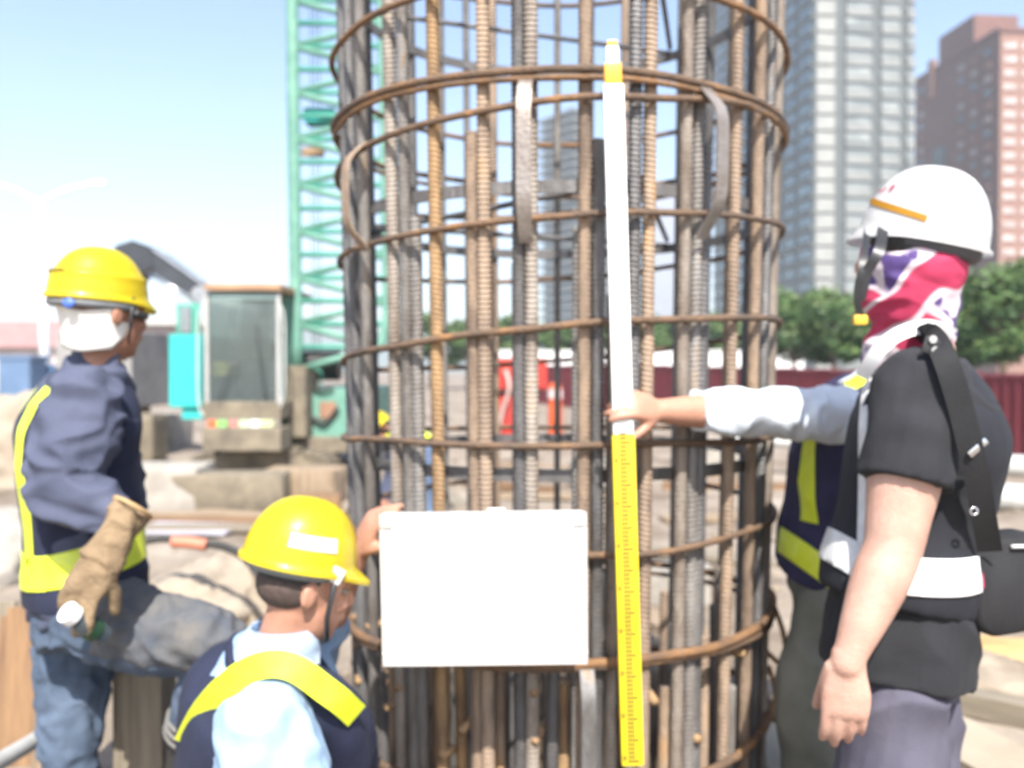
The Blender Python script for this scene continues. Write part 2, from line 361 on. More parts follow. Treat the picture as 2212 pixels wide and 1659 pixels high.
def hoop(yL, yC, yR, r=HR, dr=0.0, m=HOOP, name='hoop', wob=.009):
    phs = math.acos(.2486); z0 = zat(yC, 0, .71); rr = Rz(z0) - dr
    zc = zat(yC, 0, rr); zl = zat(yL, -phs, rr); zr = zat(yR, phs, rr)
    a = (zr - zl) / (2 * math.sin(phs)); b = (zc - (zl + zr) / 2) / (1 - math.cos(phs)); c = zc - b
    s = random.uniform(0, 9); pts = []
    for k in range(72):
        ph = 2 * math.pi * k / 72; z = c + a * math.sin(ph) + b * math.cos(ph)
        q = cyl(ph, Rz(z) - dr + wob * noise.noise(Vector((math.cos(ph) * 2, math.sin(ph) * 2, s))), z + wob * noise.noise(Vector((math.cos(ph) * 2.5, math.sin(ph) * 2.5, s + 4))))
        pts.append(q)
    bm = bmesh.new(); tube(bm, pts, r, 8, True); return put(name, mesh(name, bm, True), m, cage)
for yL, yC, yR, r, m in ((-420, -640, -470, HR, HOOP), (-150, -330, -170, HR, HOOP), (140, -50, 125, .0095, HOOPO), (276, 150, 283, .0105, HOOP), (382, 214, 293, .0095, HOOP),
                         (292, 166, 300, .008, HOOPO), (568, 466, 500, HR, HOOP), (782, 703, 700, .0095, HOOP), (943, 962, 942, .009, HOOP), (1120, 1200, 1110, .009, HOOP),
                         (1335, 1438, 1318, .0125, HOOPO), (1345, 1447, 1335, .009, HOOP), (1572, 1720, 1545, .012, HOOPO)):
    hoop(yL, yC, yR, r, 0, m)
# inner stiffening ring with brace bars, flat and dark, welded inside
for yC, m in ((402, STEEL[2]), (-230, STEEL[2]), (1030, STEEL[2])):
    z = zat(yC, 0, .65); bm = bmesh.new(); out = []
    for k in range(64):
        ph = 2 * math.pi * k / 64; rr = Rz(z) - .052
        out.append([cyl(ph, rr - .004, z - .016), cyl(ph, rr + .004, z - .016), cyl(ph, rr + .004, z + .016), cyl(ph, rr - .004, z + .016)])
    rings_mesh(bm, out, True); put('stiffener_ring', mesh('stiffener_ring', bm), m, cage)
    for k in range(3 if yC < 900 else 0):
        a, b = R(20 + 120 * k), R(140 + 120 * k); bm = bmesh.new()
        tube(bm, [cyl(a, Rz(z) - .06, z + .01), cyl(b, Rz(z) - .06, z + .03)], .009, 8); put('brace_bar', mesh('brace_bar', bm, True), STEEL[2], cage)
def spacer(px, y0, y1, out=.055, w=.036, m=FLAT):
    ph = phi_for(px, (y0 + y1) / 2, .73); z0 = zat(y0, ph, .72); z1 = zat(y1, ph, .72); tn = (-FR * math.sin(ph) + RT * math.cos(ph))
    bm = bmesh.new(); prof = crv([(z0, -.01), (z0 + (z1 - z0) * .06, .012), (z0 + (z1 - z0) * .22, out), (z0 + (z1 - z0) * .5, out * 1.12), (z0 + (z1 - z0) * .78, out), (z0 + (z1 - z0) * .93, .012), (z1, -.006)], 6); rg = []
    for z, d in prof:
        rr = Rz(z) + d + .006; rad = (cyl(ph, 1, 0) - cyl(ph, 0, 0))
        c = cyl(ph, rr, z); rg.append([c - tn * w / 2 - rad * .003, c + tn * w / 2 - rad * .003, c + tn * w / 2 + rad * .003, c - tn * w / 2 + rad * .003])
    rings_mesh(bm, rg); put('spacer_strap', mesh('spacer_strap', bm, True, 40), m, cage)
spacer(1133, 165, 522, .035); spacer(1535, 180, 515, .06); spacer(768, 305, 540, .05, .034, STEEL[1]); spacer(1274, 1452, 1780, .04, .036, STEEL[2])
for i in range(22):                                                  # stubs of tie bars showing rusty ends
    ph = R(random.uniform(-80, 80)); z = random.uniform(.18, .62); rr = Rz(z); bm = bmesh.new()
    tube(bm, [cyl(ph, rr - .10, z + random.uniform(-.02, .02)), cyl(ph + random.uniform(-.05, .05), rr - .005, z)], .011, 8)
    put('tie_stub', mesh('tie_stub', bm, True), STEEL[3], cage)
for pts in (((1668, 1300), (1690, 1360), (1698, 1420), (1690, 1500), (1672, 1560)), ((1640, 1390), (1668, 1420), (1694, 1440)), ((1660, 1440), (1676, 1500), (1660, 1560), (1640, 1600)), ((1655, 1270), (1672, 1290), (1668, 1340))):
    bm = bmesh.new(); tube(bm, [Vector(q) for q in crv([tuple(P(x, y, 2.67)) for x, y in pts], 5)], .008, 8); put('bent_hoop_end', mesh('bent_hoop_end', bm, True), STEEL[3], cage)

# ---------------------------------------------------------------- levelling staff and white board
DS = 2.065
a, b = P(1322, 88, DS), P(1366, 1650, DS); stf = empty('levelling_staff', b, 'slim levelling staff, white above and ruled yellow below, leaning on the rebar cage', 'staff')
ax = (a - b).normalized(); sx = Vector((1, 0, 0)); sx = (sx - ax * sx.dot(ax)).normalized(); sy = ax.cross(sx); L = (a - b).length
Mst = Matrix((sx, sy, ax)).transposed().to_4x4(); Mst.translation = b
def lz(py): return L * (1650 - py) / (1650 - 88)
def seg(name, y0, y1, wd, dp, m, par=stf):
    bm = bmesh.new(); z0, z1 = lz(y0), lz(y1); box(bm, (0, 0, (z0 + z1) / 2), (wd, dp, abs(z1 - z0)), None, .004)
    return put(name, mesh(name, bm, True, 35), m, par, Mst)
low = seg('lower_section', 1650, 934, .0525, .026, YELS); seg('upper_section', 933, 182, .0475, .020, WHITE); seg('collar', 183, 136, .0405, .018, YORA); seg('top_section', 137, 100, .030, .013, WHITE); seg('top_cap', 101, 88, .0245, .015, YORA)
bm = bmesh.new()
n = int(L * .46 / .010)
for i in range(n):
    z = .012 + i * .010; wd = .019 if i % 5 else .028
    box(bm, (-.004 + (wd - .016) / 2, .0136, z), (wd, .0012, .0052))
    if i % 10 == 0: box(bm, (-.019, .0136, z + .008), (.006, .0012, .014))
Ms = Mst.copy()
bmesh.ops.scale(bm, vec=(1, -1, 1), verts=bm.verts)
put('graduation_marks', mesh('graduation_marks', bm), mat('staff_black', (.10, .085, .02), (.07, .06, .015), .5, 10), low, Mst)['kind'] = 'stuff'
low.children[0].parent = low; low.children[0].matrix_parent_inverse = Matrix.Identity(4); low.children[0].matrix_basis = Matrix.Identity(4)

DB = 2.0
c = P(1046, 1271, DB); bd = empty('whiteboard', P(1046, 1440, DB), 'blank white notice board with pale metal frame, held in front of the cage', 'whiteboard')
bw, bh = 446 * DB / F, 336 * DB / F
Mb = Matrix.Rotation(R(-.7), 4, 'Y') @ Matrix.Rotation(R(3), 4, 'X'); Mb.translation = c
bm = bmesh.new(); box(bm, (0, 0, 0), (bw - .02, .008, bh - .02), None, .002); put('panel', mesh('panel', bm), WHITE, bd, Mb)
def rrect(wd, hg, r, n=5):
    o = []
    for cx, cz, a0 in ((wd / 2 - r, hg / 2 - r, 0), (-wd / 2 + r, hg / 2 - r, 90), (-wd / 2 + r, -hg / 2 + r, 180), (wd / 2 - r, -hg / 2 + r, 270)):
        for k in range(n + 1): t = R(a0 + 90 * k / n); o.append((cx + r * math.cos(t), cz + r * math.sin(t)))
    return o
bm = bmesh.new(); A = rrect(bw, bh, .014); B_ = rrect(bw - .024, bh - .024, .006)
rings_mesh(bm, [[Vector((x, y, z)) for x, z in pts] for y, pts in ((-.008, A), (.008, A), (.008, B_), (-.008, B_))], True); put('frame', mesh('frame', bm, True, 40), WFRAM, bd, Mb)
for sx_ in (-1, 1):
    for sz_ in (-1, 1):
        bm = bmesh.new(); box(bm, (sx_ * (bw / 2 - .016), -.0102, sz_ * (bh / 2 - .016)), (.03, .004, .03), None, .0015); put('corner_cap', mesh('corner_cap', bm), WFRAM, bd, Mb)
bm = bmesh.new(); box(bm, (.03, -.002, bh / 2 + .003), (.04, .012, .010), None, .003); put('hanger_clip', mesh('hanger_clip', bm), WHITE, bd, Mb)

# ---------------------------------------------------------------- far towers
def wbox(s, par_loc=None):
    bm = bmesh.new(); box(bm, (0, 0, 0), s); return mesh('piece', bm)
def tower(name, corner, u, v, wu, wv, h, label, body):
    """corner nearest the camera; u runs along the right face, v along the left face going back"""
    t = empty(name, (corner.x, corner.y, 0), label, 'tower')
    u = Vector((u[0], u[1], 0)).normalized(); v = Vector((v[0], v[1], 0)).normalized()
    M = Matrix((u, v, Vector((0, 0, 1)))).transposed().to_4x4(); M.translation = Vector((corner.x, corner.y, 0))
    bm = bmesh.new(); box(bm, (wu / 2, wv / 2, h / 2 - 1), (wu, wv, h + 2)); put('wall', mesh('wall', bm), body, t, M)
    return t, M
def piece(me, name, m, t, M, x, y, z):
    return put(name, me, m, t, M @ Matrix.Translation((x, y, z)))
def mk(s, m):
    me = wbox(s); me.materials.append(m); return me
# grey and glass tower
c0 = P(1757, 800, 165); t, M = tower('glass_tower', c0, (50, 6), (-6, 50), 19.3, 54, 96, 'tall grey apartment tower with a blue glass side and white corner strip', TOWG)
fh = 3.06; nf = 31; BAYG = mat('bay_glass', (.26, .285, .28), (.17, .19, .19), .3, .12, 0, spec=.6, c3=(.5, .52, .5), pos=(.42, .6), detail=2)
bay = [mk((wd, 1.1, fh * .52), TOWG) for wd in (5.0, 3.6, 1.5)]; win = [mk((wd * .95, .7, fh * .46), BAYG) for wd in (5.0, 3.6, 1.5)]
CORN = mat('corner_white', (.31, .315, .30), (.26, .265, .25), .7, .4); cor = mk((3.6, .5, fh * .84), CORN); gl = mk((.35, 4.6, fh * .50), BGLASS); sp = mk((.5, 53, fh * .22), TOWG); rec = mk((2.3, .3, 94), TOWD)
for x in (4.6, 11.75, 17.2): piece(rec, 'recess_shade_strip', TOWD, t, M, x, -.16, 47)  # strips lie on the wall; dark colour stands in for recess shade
for f in range(nf):
    z = 1.6 + f * fh
    piece(cor, 'corner_panel', CORN, t, M, 1.9, -.26, z)
    if f < 5: continue
    for k, x in enumerate((8.2, 14.5, 18.6)):
        piece(bay[k], 'bay_parapet', TOWW if (f * 3 + k * 5) % 7 else TOWG, t, M, x, -.56, z - .7); piece(win[k], 'window', BAYG, t, M, x, -.36, z + .75)
    piece(sp, 'floor_band', TOWG, t, M, -.26, 27, z - 1.1)
    for k in range(8): piece(gl, 'window', BGLASS if (f * 5 + k * 3) % 4 else DGLASS, t, M, -.18, 3.4 + k * 6.4, z + .4)
# red brick tower
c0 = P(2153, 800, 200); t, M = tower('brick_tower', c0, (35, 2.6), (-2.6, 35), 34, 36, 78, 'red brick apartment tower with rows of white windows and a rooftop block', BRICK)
bm = bmesh.new(); box(bm, (6, 18, 81.5), (11, 15, 9)); put('rooftop_block', mesh('rooftop_block', bm), BRICK, t, M)
bm = bmesh.new(); box(bm, (17, 18, 78.4), (34.8, 36.8, .9)); put('parapet', mesh('parapet', bm), BRICK, t, M)
rfw = mk((34, .3, 77), BRICKL); piece(rfw, 'sunlit_tone_facing', BRICKL, t, M, 17.02, -.16, 38.6)  # right face overlaid with lighter brick, sunlight put into its colour
fin = mk((1.0, 1.6, 76), BRICKL); recess = mk((.3, 6.2, 58), TOWD)
piece(recess, 'recess_shade_strip', TOWD, t, M, -.16, 24.0, 29); piece(mk((1.2, 2.2, 10), BRICKL), 'chimney', BRICKL, t, M, -.1, 27.5, 76)  # recess shade painted as a dark strip standing on the left face
BRICKW = mat('shaded_side_window', (.36, .29, .28), (.28, .22, .21), .4, .4); wr = mk((2.9, .3, 1.3), WFR); wl = mk((.3, 2.2, 1.3), WFR); sill = mk((3.2, .4, .3), BRICK)
for f in range(24):
    z = 3.4 + f * 3.1
    if f < 5: continue
    for k in range(7): piece(wr, 'window', WFR, t, M, 2.3 + k * 4.4, -.36, z)
    for k, y in enumerate((4.2, 9.4, 14.6, 32.5)): piece(wl, 'window', (BRICKW, DGLASS, BRICKL)[(f * 2 + k) % 3], t, M, -.08, y, z)  # left-face windows coloured dimmer to suit the shaded side
    if f < 18: piece(wl, 'window', DGLASS, t, M, -.3, 24, z)
# two slim far towers seen between the bars
c0 = P(1250, 800, 330); t, M = tower('blue_tower', c0, (8, 2), (-14, 9), 5, 22, 98, 'distant blue glass tower seen between the cage bars', BGLASS)
fb = mk((5.6, 22.6, 1.0), TOWG)
for f in range(30): piece(fb, 'floor_band', TOWG, t, M, 2.5, 11, 2 + f * 3.3)
c0 = P(1462, 800, 300); t, M = tower('slab_tower', c0, (8, 1), (-1, 8), 2.4, 10, 62, 'distant slim grey slab tower with a pale edge', mat('slab_grey', (.36, .38, .42), (.33, .35, .39), .6, .3))
c0 = P(1420, 800, 302); 
bm = bmesh.new(); box(bm, (-4.5, 5, 30), (9, 9, 62)); put('wing', mesh('wing', bm), mat('slab_blue', (.30, .33, .40), (.28, .31, .37), .6, .3), t, M)
ww = mk((1.6, .3, 1.9), TOWW)
for f in range(18): piece(ww, 'balcony', TOWW, t, M, 1.2, -.16, 6 + f * 3.1)
c0 = P(1306, 800, 260); t, M = tower('balcony_tower', c0, (8, 1), (-1, 8), 6, 12, 48, 'distant pale tower with stepped white balconies beside the staff', TOWG)
ww = mk((5.2, 1.6, 1.5), TOWW)
for f in range(15): piece(ww, 'balcony', TOWW, t, M, 3, -.9, 4 + f * 3.0)

# ---------------------------------------------------------------- fence, container, trees
A = Vector((7.75, 11.0, 0)); Bv = Vector((-.9, 43.0, 0)); n = 27
fe = empty('site_fence', (A.x, A.y, 0), 'long maroon sheet-metal site fence along the back of the yard', 'fence')
dv = (Bv - A) / n; ang = math.atan2(dv.y, dv.x); pl = dv.length
bm = bmesh.new(); prof = []; k = 0
nseg = 24
for i in range(nseg + 1):
    x = -pl / 2 + .01 + (pl - .02) * i / nseg; prof.append((x, .018 if (i // 2) % 2 else -.018))
for z in (0, 1):
    for x, y in prof: bm.verts.new((x, y, z))
bm.verts.ensure_lookup_table(); m_ = nseg + 1
for i in range(nseg): bm.faces.new((bm.verts[i], bm.verts[i + 1], bm.verts[m_ + i + 1], bm.verts[m_ + i]))
r = bmesh.ops.solidify(bm, geom=bm.faces[:], thickness=.006); pan = mesh('fence_panel', bm); pan.materials.append(MARO)
pst = mk((.06, .06, 1), GALV); ral = mk((pl, .05, .05), MARO)
for i in range(n):
    q = A + dv * (i + .5); h = 1.22 + .26 * min(1, i / 13) 
    z0 = gz(q.x, q.y) - .12
    put('fence_panel', pan, MARO, fe, Matrix.Translation((q.x, q.y, z0)) @ Matrix.Rotation(ang, 4, 'Z') @ Matrix.Diagonal((1, 1, h - z0, 1)))
    put('rail', ral, MARO, fe, Matrix.Translation((q.x, q.y, h + .02)) @ Matrix.Rotation(ang, 4, 'Z'))
    q2 = A + dv * i + Vector((.06, .03, 0)); put('post', pst, GALV, fe, Matrix.Translation((q2.x, q2.y, h / 2 - .1)) @ Matrix.Diagonal((1, 1, h + .1, 1)))
q0, q1 = P(1040, 800, 47), P(1738, 800, 47)
ct = empty('site_cabin', ((q0.x + q1.x) / 2, 48.2, 0), 'long low white site cabin behind the maroon fence', 'cabin')
Lc = q1.x - q0.x; bm = bmesh.new(); box(bm, ((q0.x + q1.x) / 2, 48.2, 1.1), (Lc, 2.3, 2.4), None, .05); put('body', mesh('body', bm), WHEL, ct)
bm = bmesh.new(); box(bm, ((q0.x + q1.x) / 2, 48.2, 2.35), (Lc + .1, 2.4, .1)); put('roof', mesh('roof', bm), WHEL, ct)
rb = mk((.08, .06, 2.0), GALV)
for k in range(9): put('rib', rb, GALV, ct, Matrix.Translation((q0.x + .6 + k * (Lc - 1.2) / 8, 47.04, 1.1)))

def crown(nl, rx, rz, seed, ls=.3):
    rnd = random.Random(seed); bm = bmesh.new(); cl = []
    for k in range(26):
        th = rnd.uniform(0, 6.283); u = rnd.uniform(-.75, 1); s = math.sqrt(max(0, 1 - u * u)); rr = rnd.uniform(.45, 1)
        cl.append((Vector((rx * s * math.cos(th) * rr, rx * s * math.sin(th) * rr, rz * u * rr)), rnd.uniform(.22, .42) * rx))
    for k in range(nl):
        c, rad = rnd.choice(cl); d = Vector((rnd.gauss(0, 1), rnd.gauss(0, 1), rnd.gauss(0, 1))).normalized() * rad * rnd.uniform(.55, 1.05); d.z *= .7
        p = c + d; n_ = (d.normalized() + Vector((rnd.uniform(-.8, .8), rnd.uniform(-.8, .8), rnd.uniform(-.2, .9)))).normalized(); a, b = frame(n_)
        s = ls * rnd.uniform(.5, 1.1); b = b * .55
        f = bm.faces.new([bm.verts.new(p + a * s * .5), bm.verts.new(p + b * s * .5), bm.verts.new(p - a * s * .5), bm.verts.new(p - b * s * .5)])
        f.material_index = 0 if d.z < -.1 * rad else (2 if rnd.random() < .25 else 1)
    me = bpy.data.meshes.new('crown'); bm.to_mesh(me); bm.free()
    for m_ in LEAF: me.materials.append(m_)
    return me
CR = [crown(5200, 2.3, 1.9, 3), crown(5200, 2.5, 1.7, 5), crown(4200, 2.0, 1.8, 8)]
def tree(px, D, zc, sc, k, label, grp=None):
    x = (px - 1106) / F * D; t = empty('leafy_tree', (x, D, 0), label, 'tree', grp); rnd = random.Random(px)
    bm = bmesh.new(); tube(bm, [Vector(q) for q in crv([(x, D, -.3), (x + .05, D, zc * .4), (x - .1, D + .05, zc * .8), (x, D, zc + .5)], 4)], [.16 * sc * (1 - .06 * i) for i in range(13)], 8)
    for j in range(6):
        a = j * 1.05 + rnd.random(); z = zc * rnd.uniform(.55, .85); tube(bm, [Vector((x, D, z)), Vector((x + .7 * sc * math.cos(a), D + .7 * sc * math.sin(a), z + .6 * sc)), Vector((x + 1.4 * sc * math.cos(a), D + 1.4 * sc * math.sin(a), z + 1.0 * sc))], [.07 * sc, .05 * sc, .02 * sc], 6)
    put('trunk', mesh('trunk', bm, True), BARK, t)
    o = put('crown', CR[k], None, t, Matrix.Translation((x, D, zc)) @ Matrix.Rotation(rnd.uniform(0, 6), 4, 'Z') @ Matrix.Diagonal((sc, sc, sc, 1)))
for px, D, zc, sc, k, lb in ((2165, 25, 2.75, .82, 0, 'dense green tree behind the white-helmeted worker, below the brick tower'), (2255, 29, 3.4, 1.0, 1, 'taller green tree beside the brick tower behind the maroon fence'),
                             (2060, 31, 2.6, .9, 2, 'shady green tree right behind the white helmet'), (1800, 34, 3.0, .9, 1, 'bushy green tree below the glass tower, behind the maroon fence'),
                             (1715, 37, 3.0, .85, 0, 'pale-topped green tree between the cage and the glass tower'), (1890, 30, 2.4, .8, 2, 'low green tree beside the masked worker\'s neck scarf')):
    tree(px, D, zc, sc, k, lb, 'trees behind the maroon fence')
for px in (930, 1010, 1085, 1160, 1235, 1310, 1390, 1465, 1540, 1620):
    tree(px, 58 + (px % 7), 3.3 + (px % 5) * .16, 1.05, px % 3, 'green tree seen between the cage bars above the white cabin', 'trees beyond the white cabin')

# ---------------------------------------------------------------- crawler crane with lattice boom
DC = 10.0
cr = empty('crawler_crane', P(560, 1085, DC + .6), 'green crawler crane with glazed cab and tall lattice boom', 'crane')
def pbox(name, x0, y0, x1, y1, D0, D1, m, par=cr, bev=.015):
    a, b = P(x0, y0, D0), P(x1, y1, D0); bm = bmesh.new()
    box(bm, ((a.x + b.x) / 2, (D0 + D1) / 2, (a.z + b.z) / 2), (abs(b.x - a.x), abs(D1 - D0), abs(a.z - b.z)), None, bev); return put(name, mesh(name, bm), m, par)
pbox('cab_floor', 437, 868, 607, 905, DC, DC + 1.5, CRUST); pbox('front_step', 436, 925, 606, 975, DC - .25, DC + .25, CRUST)
cabb = pbox('cab_back', 447, 640, 600, 868, DC + 1.35, DC + 1.5, mat('cab_inside', (.30, .34, .31), (.22, .26, .24), .7, 3)); pbox('cab_roof', 440, 612, 606, 627, DC - .06, DC + 1.5, mat('roof_orange', (.40, .24, .14), (.25, .15, .1), .7, 4))
for x in (440, 596): 
    pbox('cab_pillar', x, 632, x + 10, 872, DC, DC + .06, GALV); pbox('cab_pillar', x, 632, x + 10, 872, DC + 1.3, DC + 1.36, GALV)
pbox('cab_lintel', 450, 632, 596, 648, DC, DC + .06, mat('cab_trim', (.22, .30, .29), (.16, .22, .21), .6, 5))
pbox('windscreen', 450, 650, 596, 868, DC + .02, DC + .03, GLASS, bev=.002); pbox('side_glass', 441, 650, 446, 868, DC + .1, DC + 1.3, GLASS, bev=.002)
pbox('seat', 520, 770, 585, 850, DC + .7, DC + 1.1, mat('seat_vinyl', (.06, .08, .085), (.04, .05, .055), .6, 8)); pbox('control_column', 528, 800, 552, 866, DC + .3, DC + .45, BLK); pbox('yellow_pad', 455, 782, 490, 812, DC + .4, DC + .5, mat('pad_yellow', (.62, .58, .12), (.5, .46, .1), .6, 8))
bm = bmesh.new(); tube(bm, [P(505, 740, DC + .3), P(535, 790, DC + .35), P(550, 815, DC + .4)], .02, 8); put('control_lever', mesh('control_lever', bm, True), BLK, cr)
sw = [(448, 466, ORAN), (467, 490, mat('stripe_green', (.22, .5, .14), (.18, .42, .11), .5, 9)), (495, 512, mat('stripe_pink', (.55, .2, .18), (.45, .16, .14), .5, 9)), (515, 540, mat('stripe_pale_green', (.45, .6, .4), (.4, .52, .34), .5, 9)), (541, 560, WHITEB), (561, 590, mat('stripe_olive', (.5, .55, .3), (.42, .48, .25), .5, 9))]
for x0, x1, m in sw: pbox('stripe_panel', x0, 908, x1, 924, DC - .03, DC + .02, m, bev=.002)
pbox('side_panel', 364, 722, 437, 880, DC + .15, DC + 1.6, TEAL); pbox('side_panel_foot', 392, 880, 437, 906, DC + .2, DC + 1.6, TEAL); pbox('mirror_frame', 380, 655, 432, 722, DC + .9, DC + .96, MINTD); pbox('mirror', 388, 662, 412, 720, DC + .86, DC + .9, mat('mirror_glass', (.3, .32, .36), (.24, .26, .3), .1, 4, .6))
pbox('engine_deck', 612, 838, 800, 945, DC + .9, DC + 3.2, MINT); pbox('rust_patch', 690, 868, 726, 905, DC + .88, DC + .9, mat('patch_rust', (.33, .19, .12), (.26, .14, .09), .8, 8)); pbox('deck_plate', 612, 945, 800, 978, DC + .7, DC + 3.2, CRUST)
a = P(655, 790, DC + 1.3); bm = bmesh.new(); tube(bm, [a, P(735, 790, DC + 1.3)], .19, 20); put('winch_drum', mesh('winch_drum', bm, True, 40), BLK, cr)
bm = bmesh.new(); tube(bm, [P(585, 985, DC + .9), P(585, 955, DC + .9)], .5, 24); put('turntable', mesh('turntable', bm, True, 40), CRUST, cr)
for D0 in (DC + .25, DC + 2.6):
    bm = bmesh.new(); o2 = []
    for k in range(28):
        t = 2 * math.pi * k / 28; cx = math.cos(t); sz = math.sin(t)
        o2.append((560 + 150 * math.copysign(abs(cx) ** .35, cx), 1030 - 50 * math.copysign(abs(sz) ** .6, sz)))
    r0 = [P(x, y, D0) for x, y in o2]; ctr = P(560, 1030, D0)
    rings_mesh(bm, [[p for p in r0], [p + Vector((0, .6, 0)) for p in r0]]); tr = put('crawler_track', mesh('crawler_track', bm), CRUST, cr)
    bm = bmesh.new()
    for k in range(28):
        p = (r0[k] + r0[(k + 1) % 28]) / 2; d = (r0[(k + 1) % 28] - r0[k]); box(bm, p + Vector((0, .3, 0)) + (p - ctr).normalized() * .02, (max(.05, d.length * .8), .64, .05), Matrix.Rotation(-math.atan2(d.z, d.x), 3, 'Y'))
    put('track_shoes', mesh('track_shoes', bm), CRUST, tr)
    for k in range(5):
        q = P(450 + 55 * k, 1046, D0); bm = bmesh.new(); tube(bm, [q + Vector((0, -.03, 0)), q + Vector((0, .02, 0))], .13, 16); put('roller', mesh('roller', bm, True, 40), BLK, tr)
for pts, r_, m_ in ((((440, 900), (428, 860), (428, 700), (438, 660)), .014, GALV), (((606, 880), (614, 840), (614, 700), (606, 660)), .014, GALV), (((640, 930), (668, 900), (700, 915), (730, 880)), .025, RUBB), (((625, 860), (660, 830), (690, 842), (720, 836)), .018, RUBB), (((470, 866), (500, 800), (520, 790)), .008, BLK), (((620, 836), (620, 800), (690, 800), (690, 836)), .014, MINTD)):
    bm = bmesh.new(); tube(bm, [Vector(q) for q in crv([tuple(P(x, y, DC - .06 if x < 616 else DC + .85)) for x, y in pts], 5)], r_, 8); put('handrail' if m_ is GALV or m_ is MINTD else 'cable', mesh('rail', bm, True), m_, cr)
for k, (x, y) in enumerate(((520, 700), (470, 730), (560, 690), (585, 740))): pbox('cab_fitting', x, y, x + 14 + 6 * k, y + 40, DC + 1.0, DC + 1.2, (BLK, MINTD, GALV, BLK)[k], bev=.01)
bm = bmesh.new(); tube(bm, [P(575, 866, DC - .01), P(560, 760, DC - .01), P(552, 700, DC - .01)], .008, 6); put('wiper', mesh('wiper', bm, True), BLK, cr)
# boom
bo = empty('x'); bpy.data.objects.remove(bo)
DBm = DC + .7
def chord(pts, r, name='boom_chord', m=MINT):
    bm = bmesh.new(); tube(bm, [P(*q) for q in pts], r, 10); return put(name, mesh(name, bm, True), m, cr)
def pier(t, side, back):   # t: 0 foot .. 1 top
    xl = 641 - 16 * t; xr = 838 - 20 * t; y = 800 - 1250 * t
    return (xl if side == 0 else xr, y, DBm + back * 1.0)
def ptb(t, s, bk):
    x, y, D = pier(t, s, bk); k = min(1, t / .06); 
    if s == 1: x = 690 + (x - 690) * (.6 + .4 * k)
    return P(x, y, D)
for s in (0, 1):
    for bk in (0, 1):
        bm = bmesh.new(); tube(bm, [ptb(i / 20, s, bk) for i in range(21)], .078 if (s == 0 and bk == 0) else .06, 10); put('boom_chord', mesh('boom_chord', bm, True), MINT, cr)
nb = 25
for i in range(nb):
    t0, t1 = i / nb, (i + 1) / nb
    for bk in (0, 1):
        bm = bmesh.new(); tube(bm, [ptb(t0, i % 2, bk), ptb(t1, 1 - i % 2, bk)], .042, 8); put('lattice_bar', mesh('lattice_bar', bm, True), MINT, cr)
        bm = bmesh.new(); tube(bm, [ptb(t1, 0, bk), ptb(t1, 1, bk)], .034, 8); put('lattice_bar', mesh('lattice_bar', bm, True), MINTD, cr)
    for s in (0, 1):
        bm = bmesh.new(); tube(bm, [ptb(t0, s, i % 2), ptb(t1, s, 1 - i % 2)], .036, 8); put('lattice_bar', mesh('lattice_bar', bm, True), MINTD, cr)
for k in range(3):
    bm = bmesh.new(); tube(bm, [P(676 + 8 * k, 790, DBm + .5), P(668 + 10 * k, -500, DBm + .5)], .006, 5); put('hoist_rope', mesh('hoist_rope', bm), BLK, cr)
pbox('boom_sheave_block', 655, 232, 722, 262, DBm + .3, DBm + .6, TEAL); pbox('boom_plate', 650, 318, 700, 338, DBm + .2, DBm + .25, mat('boom_wood', (.4, .27, .17), (.3, .2, .12), .8, 6))
pbox('boom_foot', 618, 790, 660, 945, DBm - .2, DBm + .5, CRUST); pbox('boom_link', 604, 640, 626, 940, DBm - .1, DBm, MINT)

# ---------------------------------------------------------------- excavator arm behind the cab
ex = empty('excavator', G(300, 1010) * 1.0, 'dark excavator with raised black boom arm beside the crane cab', 'excavator')
DE = 12.5
def polyarm(name, pts, D, th, m, par=ex):
    bm = bmesh.new(); a = [P(x, y, D) for x, y in pts]; n_ = len(a); rings_mesh(bm, [a, [q + Vector((0, th, 0)) for q in a]]); bmesh.ops.triangulate(bm, faces=[f for f in bm.faces if len(f.verts) > 4]); return put(name, mesh(name, bm), m, par)
ARM = mat('arm_dark_paint', (.05, .055, .065), (.03, .033, .04), .4, 3, 0, .1, 30)
polyarm('boom', [(250, 530), (286, 519), (322, 532), (330, 575), (300, 590), (262, 640), (225, 720), (180, 720), (215, 610)], DE, .45, ARM)
polyarm('stick', [(318, 532), (345, 545), (438, 612), (447, 640), (432, 652), (330, 590)], DE + .02, .4, ARM); polyarm('stick_edge', [(322, 536), (340, 540), (442, 610), (440, 618)], DE - .01, .03, mat('arm_edge', (.35, .37, .42), (.28, .3, .34), .3, 5, .3))
bm = bmesh.new(); tube(bm, [P(320, 590, DE - .1), P(428, 655, DE - .1)], .025, 10); put('hydraulic_rod', mesh('hydraulic_rod', bm, True), CHROME, ex)
bm = bmesh.new(); tube(bm, [P(432, 636, DE - .15), P(432, 636, DE + .5)], .12, 16); put('pivot_pin', mesh('pivot_pin', bm, True, 40), mat('pin_metal', (.5, .52, .56), (.4, .42, .46), .3, 6, .5), ex)
pbox('body', 120, 715, 285, 880, DE - .2, DE + 1.4, mat('machine_grey', (.30, .285, .275), (.22, .21, .20), .6, 3), ex); pbox('crawler_track', 90, 895, 330, 1000, DE - .5, DE + .1, CRUST, ex, .08); pbox('turntable', 180, 875, 250, 900, DE - .2, DE + 1, CRUST, ex)

